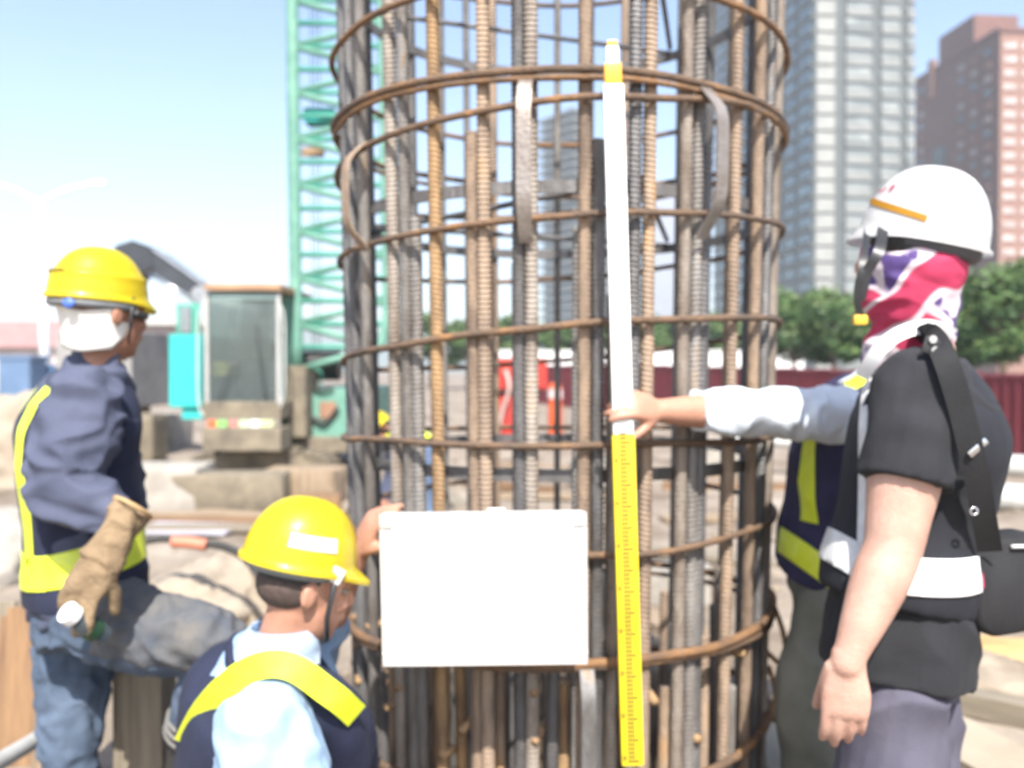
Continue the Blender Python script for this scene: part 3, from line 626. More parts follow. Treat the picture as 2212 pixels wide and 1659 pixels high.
# ---------------------------------------------------------------- lamp post, low buildings at left
DL = 26
lp = empty('street_lamp', P(98, 851, DL), 'white double-armed street lamp on a tall slim pole', 'street lamp')
bm = bmesh.new(); tube(bm, [P(100, 880, DL), P(95, 650, DL), P(86, 436, DL)], [.17, .15, .10], 12); put('pole', mesh('pole', bm, True), WHEL, lp)
for s, pts in ((1, ((88, 440), (110, 425), (150, 408), (205, 396))), (-1, ((86, 440), (65, 428), (30, 410), (-20, 396)))):
    bm = bmesh.new(); tube(bm, [Vector(q) for q in crv([tuple(P(x, y, DL)) for x, y in pts], 4)], .055, 8); am = put('arm', mesh('arm', bm, True), WHEL, lp)
    q = P(214 if s > 0 else -30, 396, DL); bm = bmesh.new(); box(bm, q, (.42, .24, .13), None, .05); put('lamp_head', mesh('lamp_head', bm, True, 40), WHITE, am)
rb_ = empty('red_roofed_shed', P(20, 800, 60), 'long low shed with haze-greyed red roof and pale wall at far left', 'shed')
pbox('wall', -260, 745, 140, 845, 60, 66, mat('shed_wall', (.55, .47, .46), (.45, .38, .37), .8, 1), rb_); 
bm = bmesh.new(); a, b = P(-270, 750, 59.5), P(150, 750, 59.5); t1, t2 = P(-270, 694, 63), P(140, 694, 63); c1, c2 = a + Vector((0, 7, 0)), b + Vector((0, 7, 0))
for q in ((a, b, t2, t1), (t1, t2, c2, c1), (a, t1, c1), (b, c2, t2), (a, c1, c2, b)): bm.faces.new([bm.verts.new(x) for x in q])
bmesh.ops.remove_doubles(bm, verts=bm.verts, dist=.001); put('roof', mesh('roof', bm), REDR, rb_)
for x in (-120, -60, 0, 60): pbox('window', x, 770, x + 30, 800, 59.9, 60.05, DGLASS, rb_, .004)
gb = empty('pale_workshop', P(330, 845, 44), 'pale pinkish workshop wall between the yellow helmet and the teal panel', 'workshop'); pbox('wall', 180, 700, 470, 850, 44, 50, mat('workshop_wall', (.42, .36, .35), (.34, .29, .28), .8, 1), gb); pbox('roof', 172, 688, 478, 702, 43.6, 50.4, GALV, gb); pbox('door', 300, 760, 345, 850, 43.95, 44.02, mat('door_peach', (.6, .35, .25), (.5, .28, .2), .7, 2), gb); pbox('lower_band', 350, 775, 470, 800, 43.9, 44.02, ORAN, gb)
for px, py0, py1, wd, D, m, lb in ((30, 772, 815, 70, 24, BLUEP, 'hazy blue tarpaulin-covered crate at the far left'), (95, 792, 830, 40, 25, mat('crate_navy', (.1, .2, .36), (.08, .16, .3), .6, 5), 'smaller dull blue crate beside the tarpaulin crate')):
    t = empty('crate', P(px, py1, D), lb, 'crate'); pbox('body', px - wd / 2, py0, px + wd / 2, 800 + 1.33 * F / D + 3, D, D + .9, m, t, .05)
    pbox('lid', px - wd / 2 - 2, py0 - 4, px + wd / 2 + 2, py0 + 5, D - .03, D + .93, m, t, .02)
q = G(66, 985); t = empty('barrel', q, 'small mint-green barrel on the ground behind the worker in blue jacket', 'barrel'); bm = bmesh.new()
tube(bm, [q + Vector((0, 0, z)) for z in (0, .05, .06, .2, .21, .23, .4, .41, .43, .58, .62)], [.2, .2, .21, .21, .22, .21, .21, .22, .21, .21, .19], 20); put('drum', mesh('drum', bm, True, 50), MINT, t); bm = bmesh.new(); tube(bm, [q + Vector((.08, 0, .615)), q + Vector((.08, 0, .65))], .035, 10); put('bung', mesh('bung', bm, True, 50), GALV, t)

# ---------------------------------------------------------------- red cabinet and orange post behind the cage
D = 15.5
t = empty('machine_cabinet', G(1115, 963), 'red painted machine cabinet with rounded foot seen between the bars', 'cabinet')
pbox('housing', 1058, 772, 1182, 842, D, D + .7, REDP, t, .03); pbox('seam', 1060, 842, 1180, 848, D + .02, D + .68, BLK, t, .004); pbox('door', 1112, 780, 1174, 836, D - .02, D, REDP, t, .006)
bm = bmesh.new(); tube(bm, [P(1095, 848, D + .35), P(1095, 870, D + .35), P(1095, 935, D + .35), P(1095, 958, D + .35)], [.25, .3, .32, .28], 20); put('tank', mesh('tank', bm, True, 40), REDP, t)
bm = bmesh.new(); tube(bm, [Vector(q) for q in crv([tuple(P(1092, 800, D - .06)), tuple(P(1100, 840, D - .15)), tuple(P(1085, 890, D - .1)), tuple(P(1072, 958, D - .1))], 5)], .035, 8); put('hose', mesh('hose', bm, True), mat('hose_pale', (.55, .4, .36), (.45, .32, .28), .6, 9), t)
D = 16.5; q = G(1199, 952); t = empty('traffic_post', q, 'orange plastic traffic post with pale reflective top band', 'traffic post')
bm = bmesh.new(); tube(bm, [q + Vector((0, 0, z)) for z in (0, .06, .1, .8)], [.21, .21, .14, .13], 18); put('tube', mesh('tube', bm, True, 40), ORAN, t)
bm = bmesh.new(); tube(bm, [q + Vector((0, 0, z)) for z in (.8, .98)], [.138, .136], 18); put('reflective_band', mesh('reflective_band', bm, True, 40), mat('band_pink', (.8, .62, .62), (.75, .55, .55), .4, 9), t)
bm = bmesh.new(); tube(bm, [q + Vector((0, 0, z)) for z in (.98, 1.06, 1.1)], [.13, .11, .05], 18); put('cap', mesh('cap', bm, True, 40), ORAN, t)

# ---------------------------------------------------------------- timber, blocks, pipes, rubble
def plank(px, py, L, wd, th, yaw, m, label, z=0, pitch=0, roll=0, name='plank', cat='plank', grp=None, at=None):
    q = at or G(px, py, z); bm = bmesh.new(); box(bm, (0, 0, 0), (wd, th, L), None, min(wd, th) * .06)
    for v in bm.verts: v.co += Vector((.004 * noise.noise(v.co * 9), .004 * noise.noise(v.co * 7 + Vector((3, 3, 3))), 0))
    o = put(name, mesh(name, bm), m); 
    o.matrix_basis = Matrix.Translation(q + Vector((0, 0, th / 2))) @ Matrix.Rotation(yaw, 4, 'Z') @ Matrix.Rotation(R(90) - pitch, 4, 'X') @ Matrix.Rotation(roll, 4, 'Z')
    return tag(o, label, cat, grp)
def block(px, py, s, yaw, m, label, z=0, name='concrete_block', cat='block', at=None):
    q = at or G(px, py, z); bm = bmesh.new(); box(bm, (0, 0, 0), s, None, min(s) * .06); bmesh.ops.subdivide_edges(bm, edges=bm.edges[:], cuts=2, use_grid_fill=True)
    for v in bm.verts: v.co += Vector((noise.noise(v.co * 5), noise.noise(v.co * 5 + Vector((7, 1, 2))), noise.noise(v.co * 5 + Vector((1, 8, 2))))) * .025 * min(1, min(s) * 3)
    o = put(name, mesh(name, bm, True, 30), m); o.matrix_basis = Matrix.Translation(q + Vector((0, 0, s[2] / 2 - .02))) @ Matrix.Rotation(yaw, 4, 'Z'); return tag(o, label, cat)
block(350, 1092, (.85, .8, .42), .12, CONC, 'large pale concrete block in front of the crane track'); block(340, 965, (1.0, .7, .62), -.1, CONC, 'tall pale concrete block beneath the teal panel'); block(240, 985, (.8, .7, .8), .3, SAND, 'rough sandy block beside the worker in blue jacket')
block(505, 1095, (1.05, .5, .36), .04, CRUST, 'muddy steel box below the crane track', name='steel_box', cat='box'); block(660, 1082, (.75, .5, .36), -.06, WOOD, 'pale timber packing box beside the muddy steel box', name='timber_box', cat='box'); block(690, 1110, (.4, .35, .2), .2, WOODO, 'small brown timber block in front of the packing box', name='timber_block')
for i, (px, py, L, yaw, m, lb) in enumerate(((430, 1128, 1.5, 1.45, WOODO, 'long orange-brown plank in front of the concrete block'), (470, 1145, 1.2, 1.62, WOODG, 'grey plank lying along the orange-brown plank'), (560, 1118, 1.3, 1.3, WOOD, 'pale plank slanting behind the crouching worker\'s helmet'), (380, 1118, .9, 1.7, WOOD, 'short plank by the foot of the pale concrete block'))):
    plank(px, py, L, .2, .04, yaw, m, lb)
plank(410, 1143, .8, .5, .02, 1.5, mat('lilac_sheet', (.44, .42, .46), (.36, .34, .38), .5, 4), 'thin grey-lilac metal sheet lying among the planks', name='metal_sheet', cat='sheet')
hs = empty('rubber_hose', G(420, 1215), 'black rubber hose with an orange sleeve crossing the dirt', 'hose')
pts = [Vector(q) for q in crv([tuple(P(x, y, d)) for x, y, d in ((250, 1190, 4.2), (340, 1163, 4.3), (420, 1172, 4.3), (480, 1180, 4.3), (530, 1206, 4.2), (570, 1260, 4.0), (600, 1330, 3.9))], 6)]
bm = bmesh.new(); tube(bm, pts, .02, 10); put('hose', mesh('hose', bm, True), RUBB, hs); bm = bmesh.new(); tube(bm, [P(372, 1170, 4.29), P(410, 1172, 4.29), P(446, 1178, 4.29)], .03, 12); put('sleeve', mesh('sleeve', bm, True, 40), mat('sleeve_orange', (.55, .2, .12), (.46, .16, .1), .6, 8), hs)
def mound(px, py, rx, ry, h, m, label, seed, name='sand_mound', cat='mound'):
    q = G(px, py); bm = bmesh.new(); bmesh.ops.create_icosphere(bm, subdivisions=5, radius=1)
    for v in bm.verts:
        n_ = 1 + .22 * noise.noise(v.co * 1.6 + Vector((seed, 0, 0))) + .10 * noise.noise(v.co * 5 + Vector((0, seed, 0))) + .04 * noise.noise(v.co * 13)
        v.co = Vector((v.co.x * rx * n_, v.co.y * ry * n_, v.co.z * h * n_)) + q
    return tag(put(name, mesh(name, bm, True), m), label, cat)
mound(450, 1330, .40, .55, .30, SAND, 'pale rounded sand mound behind the crouching worker', 3); mound(585, 1330, .2, .3, .26, DIRT, 'crumbly dirt heap against the pale sand mound', 8, 'dirt_heap', 'heap'); mound(-20, 1240, .45, .6, .42, CONC, 'broken pale concrete lump at the worker\'s back', 5, 'concrete_lump', 'rubble'); mound(10, 1030, 1.3, .9, 1.0, SAND, 'low pale sand bank behind the worker in blue jacket', 11)
mound(2130, 1490, .3, .35, .12, DIRT, 'crumbled concrete and dirt beside the grey trousers', 15, 'dirt_heap', 'heap'); mound(2170, 1440, .35, .3, .1, mat('ochre_sand', (.5, .33, .14), (.38, .24, .1), .95, 4, 0, .6, 30), 'patch of ochre sand below the black shoulder bag', 17)
# stacked boards at the left edge
for i, (x, yb, yt, d, wd, m, lb) in enumerate(((22, 1800, 1330, 2.95, .10, WOODO, 'orange-brown board leaning at the far left edge'), (58, 1800, 1310, 2.9, .11, WOODO, 'second orange board leaning beside the worker\'s jeans'), (92, 1820, 1350, 2.85, .07, WOOD, 'narrow pale board leaning right behind the blue jeans'), (-15, 1800, 1300, 3.0, .12, WOODG, 'grey board leaning at the edge of the board stack'), (40, 1790, 1300, 3.2, .2, WOODG, 'wide dark board standing behind the orange boards'))):
    a, b = P(x - 30 + 9 * i, yb, d), P(x + (14, -4, 20, 10, 0)[i], yt, d + .15); L = (b - a).length; bm = bmesh.new(); box(bm, (0, 0, L / 2), (wd, .025, L), None, .003)
    o = put('board', mesh('board', bm), m); q = (b - a).to_track_quat('Z', 'Y').to_matrix().to_4x4(); q.translation = a; o.matrix_basis = q @ Matrix.Rotation(R((180, 165, 200, 175, 180)[i]), 4, 'Z'); tag(o, lb, 'board', 'boards leaning at the left')
bm = bmesh.new(); tube(bm, [P(-60, 1680, 2.3), P(100, 1585, 2.75)], .025, 14, cap=True); tag(put('steel_pipe', mesh('steel_pipe', bm, True, 40), GALV), 'thin grey steel pipe lying by the leaning boards', 'pipe')
# timber post under the raised leg
a, b = P(318, 1930, 2.62), P(312, 1440, 2.62); po = empty('timber_post', a, 'stout weathered timber post under the worker\'s raised leg', 'post')
bm = bmesh.new(); box(bm, (a + b) / 2, (.145, .12, (b - a).length), None, .006); put('shaft', mesh('shaft', bm), WOODG, po); bm = bmesh.new(); box(bm, (a + b) / 2 + Vector((.05, -.05, -.1)), (.03, .06, .5), None, .004); 
bm.free()
# pipes and boards at the right
for i, (y, d, r, lb) in enumerate(((1008, 9.6, .12, 'thick grey pipe lying farther back along the maroon fence'), (1075, 8.4, .13, 'thick grey pipe lying nearer the black shoulder bag'), (945, 11.2, .1, 'pale pipe lying across the dirt behind the outstretched arm'))):
    x0, x1 = ((2080, 2700), (2040, 2700), (1560, 1760))[i]
    a, b = P(x0, y - (8 if i < 2 else 0), d), P(x1, y + (26 if i < 2 else 12), d - (.2)); bm = bmesh.new(); dd = (b - a).normalized()
    tube(bm, [a, b], r, 20, cap=False); tube(bm, [a + dd * .001, b - dd * .001], r * .86, 20, cap=False)
    for e, s in ((a, 1), (b, -1)):
        pass
    tag(put('pipe', mesh('pipe', bm, True, 40), GALV), lb, 'pipe')
plank(2110, 1640, .9, .28, .05, .25, mat('beige_board', (.37, .31, .235), (.30, .25, .185), .85, 4, 0, .2, 30), 'smooth beige board lying beside the grey trousers'); plank(2180, 1560, .8, .1, .09, .9, WOODG, 'squared grey timber behind the beige board', name='timber', cat='timber')
plank(1745, 1650, .5, .3, .06, -.2, mat('beige_board2', (.37, .31, .235), (.30, .25, .185), .85, 4, 0, .2, 30), 'pale board end showing between the cage and the olive trousers')
rnd = random.Random(4)
DEB = ['small pale concrete block behind the cage, next to the yellow staff', 'larger pale concrete block behind the cage foot', 'grey plank lying crosswise just behind the cage', 'grey plank pointing away behind the white board', 'brown squared timber lying in front of the red cabinet', 'pale plank lying crosswise in front of the orange traffic post', 'long pale plank lying crosswise beyond the levelling staff', 'broad pale concrete block by the fence below the outstretched arm', 'pale plank beside the cage below the outstretched forearm', 'short pale plank at the cage foot in front of the larger block', 'grey plank behind the cage beside the olive trousers', "pale plank behind the cage by the crouching worker's helmet", 'brown squared timber behind the outstretched arm', 'squat pale concrete block far behind the white board', 'long thin pale plank lying near the orange traffic post']
desc = [('concrete_block', 'block', CONC, 'pale concrete block'), ('plank', 'plank', WOOD, 'pale plank'), ('plank', 'plank', WOODG, 'grey plank'), ('timber', 'timber', WOODO, 'brown squared timber')]
for i, (px, py, k, L, yaw) in enumerate(((1310, 1275, 0, .3, .2), (1450, 1290, 0, .45, -.2), (1440, 1200, 2, 1.2, 1.3), (980, 1085, 2, 1.0, .3), (1100, 1060, 3, 1.3, .9), (1170, 1075, 1, 1.4, 1.5), (1430, 1030, 1, 2.0, 1.4), (1560, 1010, 0, .9, .3), (1600, 1120, 1, 1.5, 1.8), (1450, 1360, 1, .9, .6), (1560, 1210, 2, 1.1, 1.1), (760, 1150, 1, 1.1, .4), (1590, 1060, 3, 1.6, 1.45), (1310, 1050, 0, .7, .5), (1230, 1010, 1, 2.2, 1.35))):
    nm, ct_, m, lb = desc[k]; lb = DEB[i]
    if k == 0: block(px, py, (L, L * .7, L * .45), yaw, m, lb, name=nm, cat=ct_)['group'] = 'debris behind the cage'
    else: plank(px, py, L, .2 if k < 3 else .1, .04 if k < 3 else .09, yaw, m, lb, name=nm, cat=ct_, grp='debris behind the cage')
bm = bmesh.new()
for i in range(1500):
    D = 2.2 + 12 * rnd.random() ** 1.6; x = rnd.uniform(-1, 1) * (.62 * D + .4)
    if math.hypot(x - CC.x, D - CC.y) < 1.15: continue
    s = rnd.uniform(.006, .03) * rnd.random() * (1 + D * .05); c_ = Vector((x, D, gz(x, D) + s * .2)); vs = bmesh.ops.create_icosphere(bm, subdivisions=1, radius=s)['verts']
    for v in vs: v.co = c_ + Vector((v.co.x * rnd.uniform(.7, 1.3), v.co.y * rnd.uniform(.7, 1.3), v.co.z * rnd.uniform(.4, .9)))
tag(put('gravel', mesh('gravel', bm), DIRT), 'loose stones and clods scattered over the dirt', 'gravel', kind='stuff')

# ---------------------------------------------------------------- people
UP = Vector((0, 0, 1))
def vec(x, y, z=0): return Vector((x, y, z)).normalized()
def basis(f, up=UP):
    f = f.normalized(); l = up.cross(f).normalized(); u = f.cross(l).normalized(); return f, l, u
def helmet(par, c, f, up, m, sz=1.0, peak=.045, peakw=2.2, brim=.010, ridge=0.0, name='safety_helmet', flare=.0, lenk=1.0, hk=1.0):
    """c: middle of the rim plane; returns a function giving points on the shell"""
    f, l, u = basis(f, up)
    a_, b_, h_ = .140 * sz * lenk, .116 * sz, .142 * sz * hk
    def pt(t, s, off=0.0):
        """t angle (0 = front), s 0 rim .. 1 crown"""
        e = max(0.0, min(1.0, s)); ang = e * math.pi / 2
        rr = math.cos(ang) ** .78; zz = math.sin(ang) ** 1.12
        k = 1 + ridge * math.exp(-((e - .30) / .05) ** 2) - (.035 if (ridge and e > .3) else 0)
        return c + f * (math.cos(t) * (a_ * rr * k + off)) + l * (math.sin(t) * (b_ * rr * k + off)) + u * (h_ * zz + off * math.sin(ang))
    bm = bmesh.new(); n = 48; rings = []
    for e, ex in ((-.02, 1), (-.012, 1), (0, .3)):
        rg = []
        for k in range(n):
            t = 2 * math.pi * k / n; fr = max(0, math.cos(t)) ** peakw; bk = max(0, -math.cos(t))
            d = (brim + peak * fr + flare * bk) * ex; p0 = pt(t, 0)
            rg.append(p0 + f * math.cos(t) * d + l * math.sin(t) * d * .8 + u * ((-.008 if e < -.015 else 0) - .022 * fr * ex - .006 * ex))
        rings.append(rg)
    for e in (.02, .08, .14, .20, .25, .28, .30, .32, .36, .42, .5, .6, .7, .8, .88, .94, .985): rings.append([pt(2 * math.pi * k / n, e) for k in range(n)])
    V = [[bm.verts.new(p) for p in r_] for r_ in rings]
    for A_, B2 in zip(V, V[1:]):
        for k in range(n): bm.faces.new((A_[k], A_[(k + 1) % n], B2[(k + 1) % n], B2[k]))
    bm.faces.new(V[-1]); r = bmesh.ops.solidify(bm, geom=bm.faces[:], thickness=.003)
    o = put(name, mesh(name, bm, True, 48), m, par)
    return o, pt, (f, l, u)
def patch(par, name, pt, t0, t1, s0, s1, m, off=.0025, n=14, sl=0.0):
    bm = bmesh.new(); a = []; b = []
    for i in range(n + 1):
        t = t0 + (t1 - t0) * i / n; ds = sl * (i / n - .5)
        a.append([bm.verts.new(pt(t, s0 + ds + (s1 - s0) * k / 4, off)) for k in range(5)])
    for A_, B2 in zip(a, a[1:]):
        for k in range(4): bm.faces.new((A_[k], A_[k + 1], B2[k + 1], B2[k]))
    bmesh.ops.solidify(bm, geom=bm.faces[:], thickness=.001)
    return put(name, mesh(name, bm, True, 60), m, par)
def head(bm, c, f, up, sz=1.0):
    """c: middle of the skull; adds skull, jaw, nose, ears"""
    f, l, u = basis(f, up); s = sz
    ell(bm, c + f * -.008 * s + u * .018 * s, f * .097 * s, l * .077 * s, u * .105 * s, 20)
    ell(bm, c + f * .028 * s - u * .045 * s, f * .068 * s, l * .062 * s, u * .085 * s, 18)
    ell(bm, c + f * .055 * s - u * .098 * s, f * .032 * s, l * .034 * s, u * .026 * s, 14)      # chin
    ell(bm, c + f * .02 * s - u * .085 * s, f * .055 * s, l * .055 * s, u * .032 * s, 14)       # jaw
    limb(bm, [(c + f * .088 * s + u * .012 * s, .008 * s), (c + f * .106 * s - u * .022 * s, .013 * s), (c + f * .098 * s - u * .034 * s, .014 * s)], 4, 10)
    ell(bm, c + f * .085 * s + u * .022 * s, f * .014 * s, l * .05 * s, u * .010 * s, 12)       # brow
    for k in (-1, 1): ell(bm, c + f * .075 * s + l * .036 * k * s - u * .026 * s, f * .018 * s, l * .02 * s, u * .02 * s, 10)   # cheek
    limb(bm, [(c + f * .09 * s - l * .02 * s - u * .062 * s, .007 * s), (c + f * .097 * s - u * .061 * s, .009 * s), (c + f * .09 * s + l * .02 * s - u * .062 * s, .007 * s)], 4, 8)
    for k in (-1, 1):
        e = c + l * .080 * k * s - f * .010 * s - u * .010 * s
        ell(bm, e, f * .017 * s, l * .007 * s, u * .030 * s, 12); ell(bm, e - f * .012 * s + l * k * .006 * s, f * .006 * s, l * .006 * s, u * .026 * s, 10); ell(bm, e + l * k * .004 * s + u * .024 * s, f * .013 * s, l * .006 * s, u * .006 * s, 10)
def eyes(par, c, f, up, sz=1.0):
    f, l, u = basis(f, up)
    for k in (-1, 1):
        bm = bmesh.new(); ell(bm, c + f * .078 * sz + l * .031 * k * sz + u * .002, f * .012, l * .013, u * .007, 12); put('eye', mesh('eye', bm, True), mat('eye_white', (.3, .28, .26), (.22, .2, .19), .2, 5), par)
        bm = bmesh.new(); ell(bm, c + f * .0885 * sz + l * .031 * k * sz + u * .002, f * .003, l * .006, u * .006, 10); put('iris', mesh('iris', bm, True), HAIR, par)
def hand(bm, w_, d, nrm, side, curl=.5, sz=1.0, spread=.08, thumb=.6, curls=None, tsp=.62):
    """w_: wrist, d: towards the fingers, nrm: back of the hand, side: +1 thumb on d x nrm"""
    d = d.normalized(); nrm = (nrm - d * nrm.dot(d)).normalized(); sd = d.cross(nrm) * side; s = sz
    loft(bm, [(w_ - d * .015 * s, sd * .028 * s, nrm * .022 * s), (w_ + d * .02 * s, sd * .032 * s, nrm * .019 * s), (w_ + d * .055 * s, sd * .041 * s, nrm * .017 * s), (w_ + d * .09 * s - nrm * .002, sd * .041 * s, nrm * .015 * s), (w_ + d * .102 * s - nrm * .003, sd * .037 * s, nrm * .010 * s)], 3, 16, 2.4)
    for i, (o_, L_, r_) in enumerate(((.030, .072, .0092), (.010, .080, .0096), (-.011, .075, .0092), (-.030, .060, .0082))):
        base = w_ + d * (.092 - .004 * abs(i - 1)) * s + sd * o_ * s; a = sd * (o_ * spread / .03); cu = (curls[i] if curls else curl) * (1 + .08 * i)
        p = base; dd = (d + a).normalized(); pr = [(base - d * .02 * s, r_ * 1.05 * s), (base, r_ * 1.08 * s)]; ang = 0
        for j, fr in enumerate((.44, .32, .24)):
            ang += cu * (.75, 1.0, .75)[j]; q = (dd * math.cos(ang) - nrm * math.sin(ang)); p = p + q * L_ * fr * s; pr.append((p, r_ * (1.0, .94, .82)[j] * s))
        limb(bm, pr, 3, 10)
    tb = w_ + d * .028 * s + sd * .028 * s - nrm * .006 * s; td = (d * .75 + sd * tsp - nrm * .35 * thumb).normalized()
    limb(bm, [(tb - td * .012 * s, .014 * s), (tb + td * .026 * s, .0135 * s), (tb + td * .058 * s - nrm * .008 * thumb, .0115 * s), (tb + td * .082 * s + d * .006 - nrm * .020 * thumb * s, .0088 * s)], 4, 10)
def torso(bm, pel, che, nec, f, grow=0.0, wk=1.0, dk=1.0, low=0.0, neckr=.062, top=True):
    """pelvis, chest, neck base; f facing"""
    ax1 = (che - pel); u = ax1.normalized(); l = u.cross(f).normalized(); g = l.cross(u).normalized()
    u2 = (nec - che).normalized(); l2 = u2.cross(f).normalized(); g2 = l2.cross(u2).normalized(); gr = grow
    R_ = []
    if low: R_.append((pel - u * low, l * (.165 * wk + gr), g * (.120 * dk + gr)))
    R_ += [(pel, l * (.168 * wk + gr), g * (.122 * dk + gr)), (pel.lerp(che, .35), l * (.148 * wk + gr), g * (.112 * dk + gr)), (pel.lerp(che, .7), l * (.158 * wk + gr), g * (.116 * dk + gr)), (che, l2 * (.175 * wk + gr), g2 * (.122 * dk + gr)), (che.lerp(nec, .45), l2 * (.168 * wk + gr), g2 * (.108 * dk + gr)), (che.lerp(nec, .78), l2 * (.118 * wk + gr), g2 * (.084 * dk + gr))]
    if top: R_.append((nec, l2 * (neckr + gr), g2 * (neckr + gr)))
    loft(bm, R_, 4, 24, 2.5)
    return l, g, u, l2, g2, u2
def strap(name, pts, wd, m, par, wv=None):
    q_ = [Vector(x) for x in crv([tuple(p) for p in pts], 6)]; rg = []
    for i, p in enumerate(q_):
        t = (q_[min(i + 1, len(q_) - 1)] - q_[max(i - 1, 0)]).normalized(); nrm = (CAM - p).normalized() if wv is None else wv; s = t.cross(nrm).normalized() * wd / 2; n2 = s.cross(t).normalized() * .002
        rg.append([p - s - n2, p + s - n2, p + s + n2, p - s + n2])
    bm = bmesh.new(); rings_mesh(bm, rg); return put(name, mesh(name, bm, True, 50), m, par)
def shoe(bm, ank, f, s=1.0):
    loft(bm, [(ank + UP * .05, f * .05, UP.cross(f) * .045), (ank, f * .055, UP.cross(f) * .047), (ank - UP * .05 + f * .02, f * .085, UP.cross(f) * .048), (ank - UP * .085 + f * .05, f * .135, UP.cross(f) * .05)], 3, 18, 2.6)
def frustum_band(name, src, p, n1, w_, m, par, off=.004, extra=()):
    n1 = n1.normalized(); return band(name, src, [(p + n1 * w_ / 2, n1), (p - n1 * w_ / 2, -n1)] + list(extra), m, par, off)

# ===== worker in blue jacket, back to the boards
f = vec(.86, .50); D = 2.47
lm = empty('person', P(150, 1990, 2.45), 'worker in yellow helmet and blue-grey jacket with lime-striped vest, one leg raised', 'person')
pel, che, nec, hd = P(188, 1290, D), P(168, 960, D), P(208, 805, D), P(232, 678, D)
f, l, u = basis(f); rsh = P(185, 872, 2.30); relb = P(138, 1055, 2.24); rwr = P(262, 1128, 2.2); lsh = P(200, 860, 2.66)
lelb, lwr = P(265, 1060, 2.74), P(262, 1210, 2.74)
bm = bmesh.new(); torso(bm, pel, che, nec, f, -.01); hfl = vec(.62, .78, -.05); head(bm, hd, hfl, UP); limb(bm, [(nec - UP * .06, .06), (nec, .058), (hd - UP * .05, .056)])
limb(bm, [(rsh, .05), (relb, .042), (rwr, .03)]); hand(bm, rwr, P(168, 1285, 2.12) - rwr, vec(-.3, -.9, .2), 1, .25); limb(bm, [(lsh, .05), (lelb, .042), (lwr, .03)]); hand(bm, lwr, vec(.3, -.1, -.9), vec(.3, .9, 0), -1, .5)
rh, rk, ra = P(225, 1350, 2.36), P(468, 1392, 2.30), P(405, 1640, 2.42); lh, lk, la = P(165, 1345, 2.55), P(150, 1640, 2.46), P(150, 1930, 2.46)
limb(bm, [(rh, .06), (rk, .04), (ra, .03)]); limb(bm, [(lh, .06), (lk, .04), (la, .03)])
fuse('body', bm, SKINT, lm, .006, 5)
bm = bmesh.new(); torso(bm, pel + UP * .02, che, nec + UP * .02, f, .020, 1.0, 1.05, .06, .06)
limb(bm, [(rsh + UP * .0, .098), (rsh.lerp(relb, .5), .102), (relb, .090), (relb.lerp(rwr, .45), .080), (relb.lerp(rwr, .86), .052)], 5, 18); limb(bm, [(lsh, .082), (lelb, .068), (lelb.lerp(lwr, .9), .05)])
limb(bm, [(nec - UP * .02, .072), (nec + UP * .035 + f * .005, .066)], 3, 18)
fuse('jacket', bm, JACK, lm, .007, 4, folds(.020, 7.5, (1, 1, 1.9), 2, .004))
bm = bmesh.new(); torso(bm, pel + UP * .045, che, nec - UP * .01, f, .033, .97, 1.06, .05, .058)
vs = fuse('vest', bm, NAVY, lm, .008, 8, folds(.005, 5, (1, 1, 1.5), 4, .002))
wn = (UP + f * -.20).normalized(); frustum_band('reflective_band', vs, P(180, 1222, 2.3), wn, .088, LIME, lm)
rt = -l
for k, m_ in ((.085, LIME), (-.105, LIMEP)):
    q = pel + rt * k; frustum_band('reflective_stripe', vs, q, rt, .044, m_, lm, .004, [(pel + UP * .12, -UP), (che + f * .03, f)])
# shoulder stripe wrapping the arm hole edge
bm = bmesh.new(); torso(bm, rh.lerp(lh, .5) + UP * .03, pel + UP * .02, pel + UP * .16, f, .014, 1, 1.08, .08, .12)
limb(bm, [(rh + UP * .02, .120), (rh.lerp(rk, .5) - UP * .0, .106), (rk, .082), (rk.lerp(ra, .5), .076), (rk.lerp(ra, .68), .07)], 5, 18); limb(bm, [(lh + UP * .02, .12), (lh.lerp(lk, .5), .10), (lk, .08), (lk.lerp(la, .9), .075)], 5, 18)
jn = fuse('jeans', bm, JEAN, lm, .007, 4, folds(.011, 14, (1, 1, 1.1), 6, .004))
band('muddy_patch', jn, [(rh + UP * .2, UP), (rh.lerp(rk, .12), (rh - rk).normalized()), (rh.lerp(rk, .5) - UP * .01, -vec(.12, -.45, .9))], JEANU, lm, .0025)
bm = bmesh.new(); limb(bm, [(rk.lerp(ra, .60), .074), (rk.lerp(ra, .8), .066), (ra, .056)], 4, 18); shoe(bm, ra, f); fuse('boot', bm, RUBB, lm, .007, 3)
bm = bmesh.new(); limb(bm, [(lk.lerp(la, .8), .07), (la, .056)], 4, 18); shoe(bm, la, f); fuse('boot', bm, RUBB, lm, .007, 3)
for k in (.62, .68, .74):
    q = rk.lerp(ra, k); bm = bmesh.new(); d = (ra - rk).normalized(); a, b = frame(d); tube(bm, [q + (a * math.cos(t) + b * math.sin(t)) * .078 for t in [i * math.pi / 12 for i in range(24)]], .006, 6, True); put('boot_ring', mesh('boot_ring', bm, True), mat('ring_grey', (.16, .155, .145), (.11, .105, .1), .7, 9), lm)
bm = bmesh.new(); gd = P(170, 1288, 2.10); cf = P(286, 1098, 2.18)
g0 = (P(225, 1190, 2.13) - cf).normalized(); sdv = g0.cross(vec(-.1, -1, .1)).normalized(); nv = sdv.cross(g0)
loft(bm, [(cf, sdv * .045, nv * .052), (cf + g0 * .05, sdv * .043, nv * .045), (P(235, 1180, 2.14), sdv * .05, nv * .036), (P(212, 1215, 2.12), sdv * .058, nv * .034)], 4, 20)
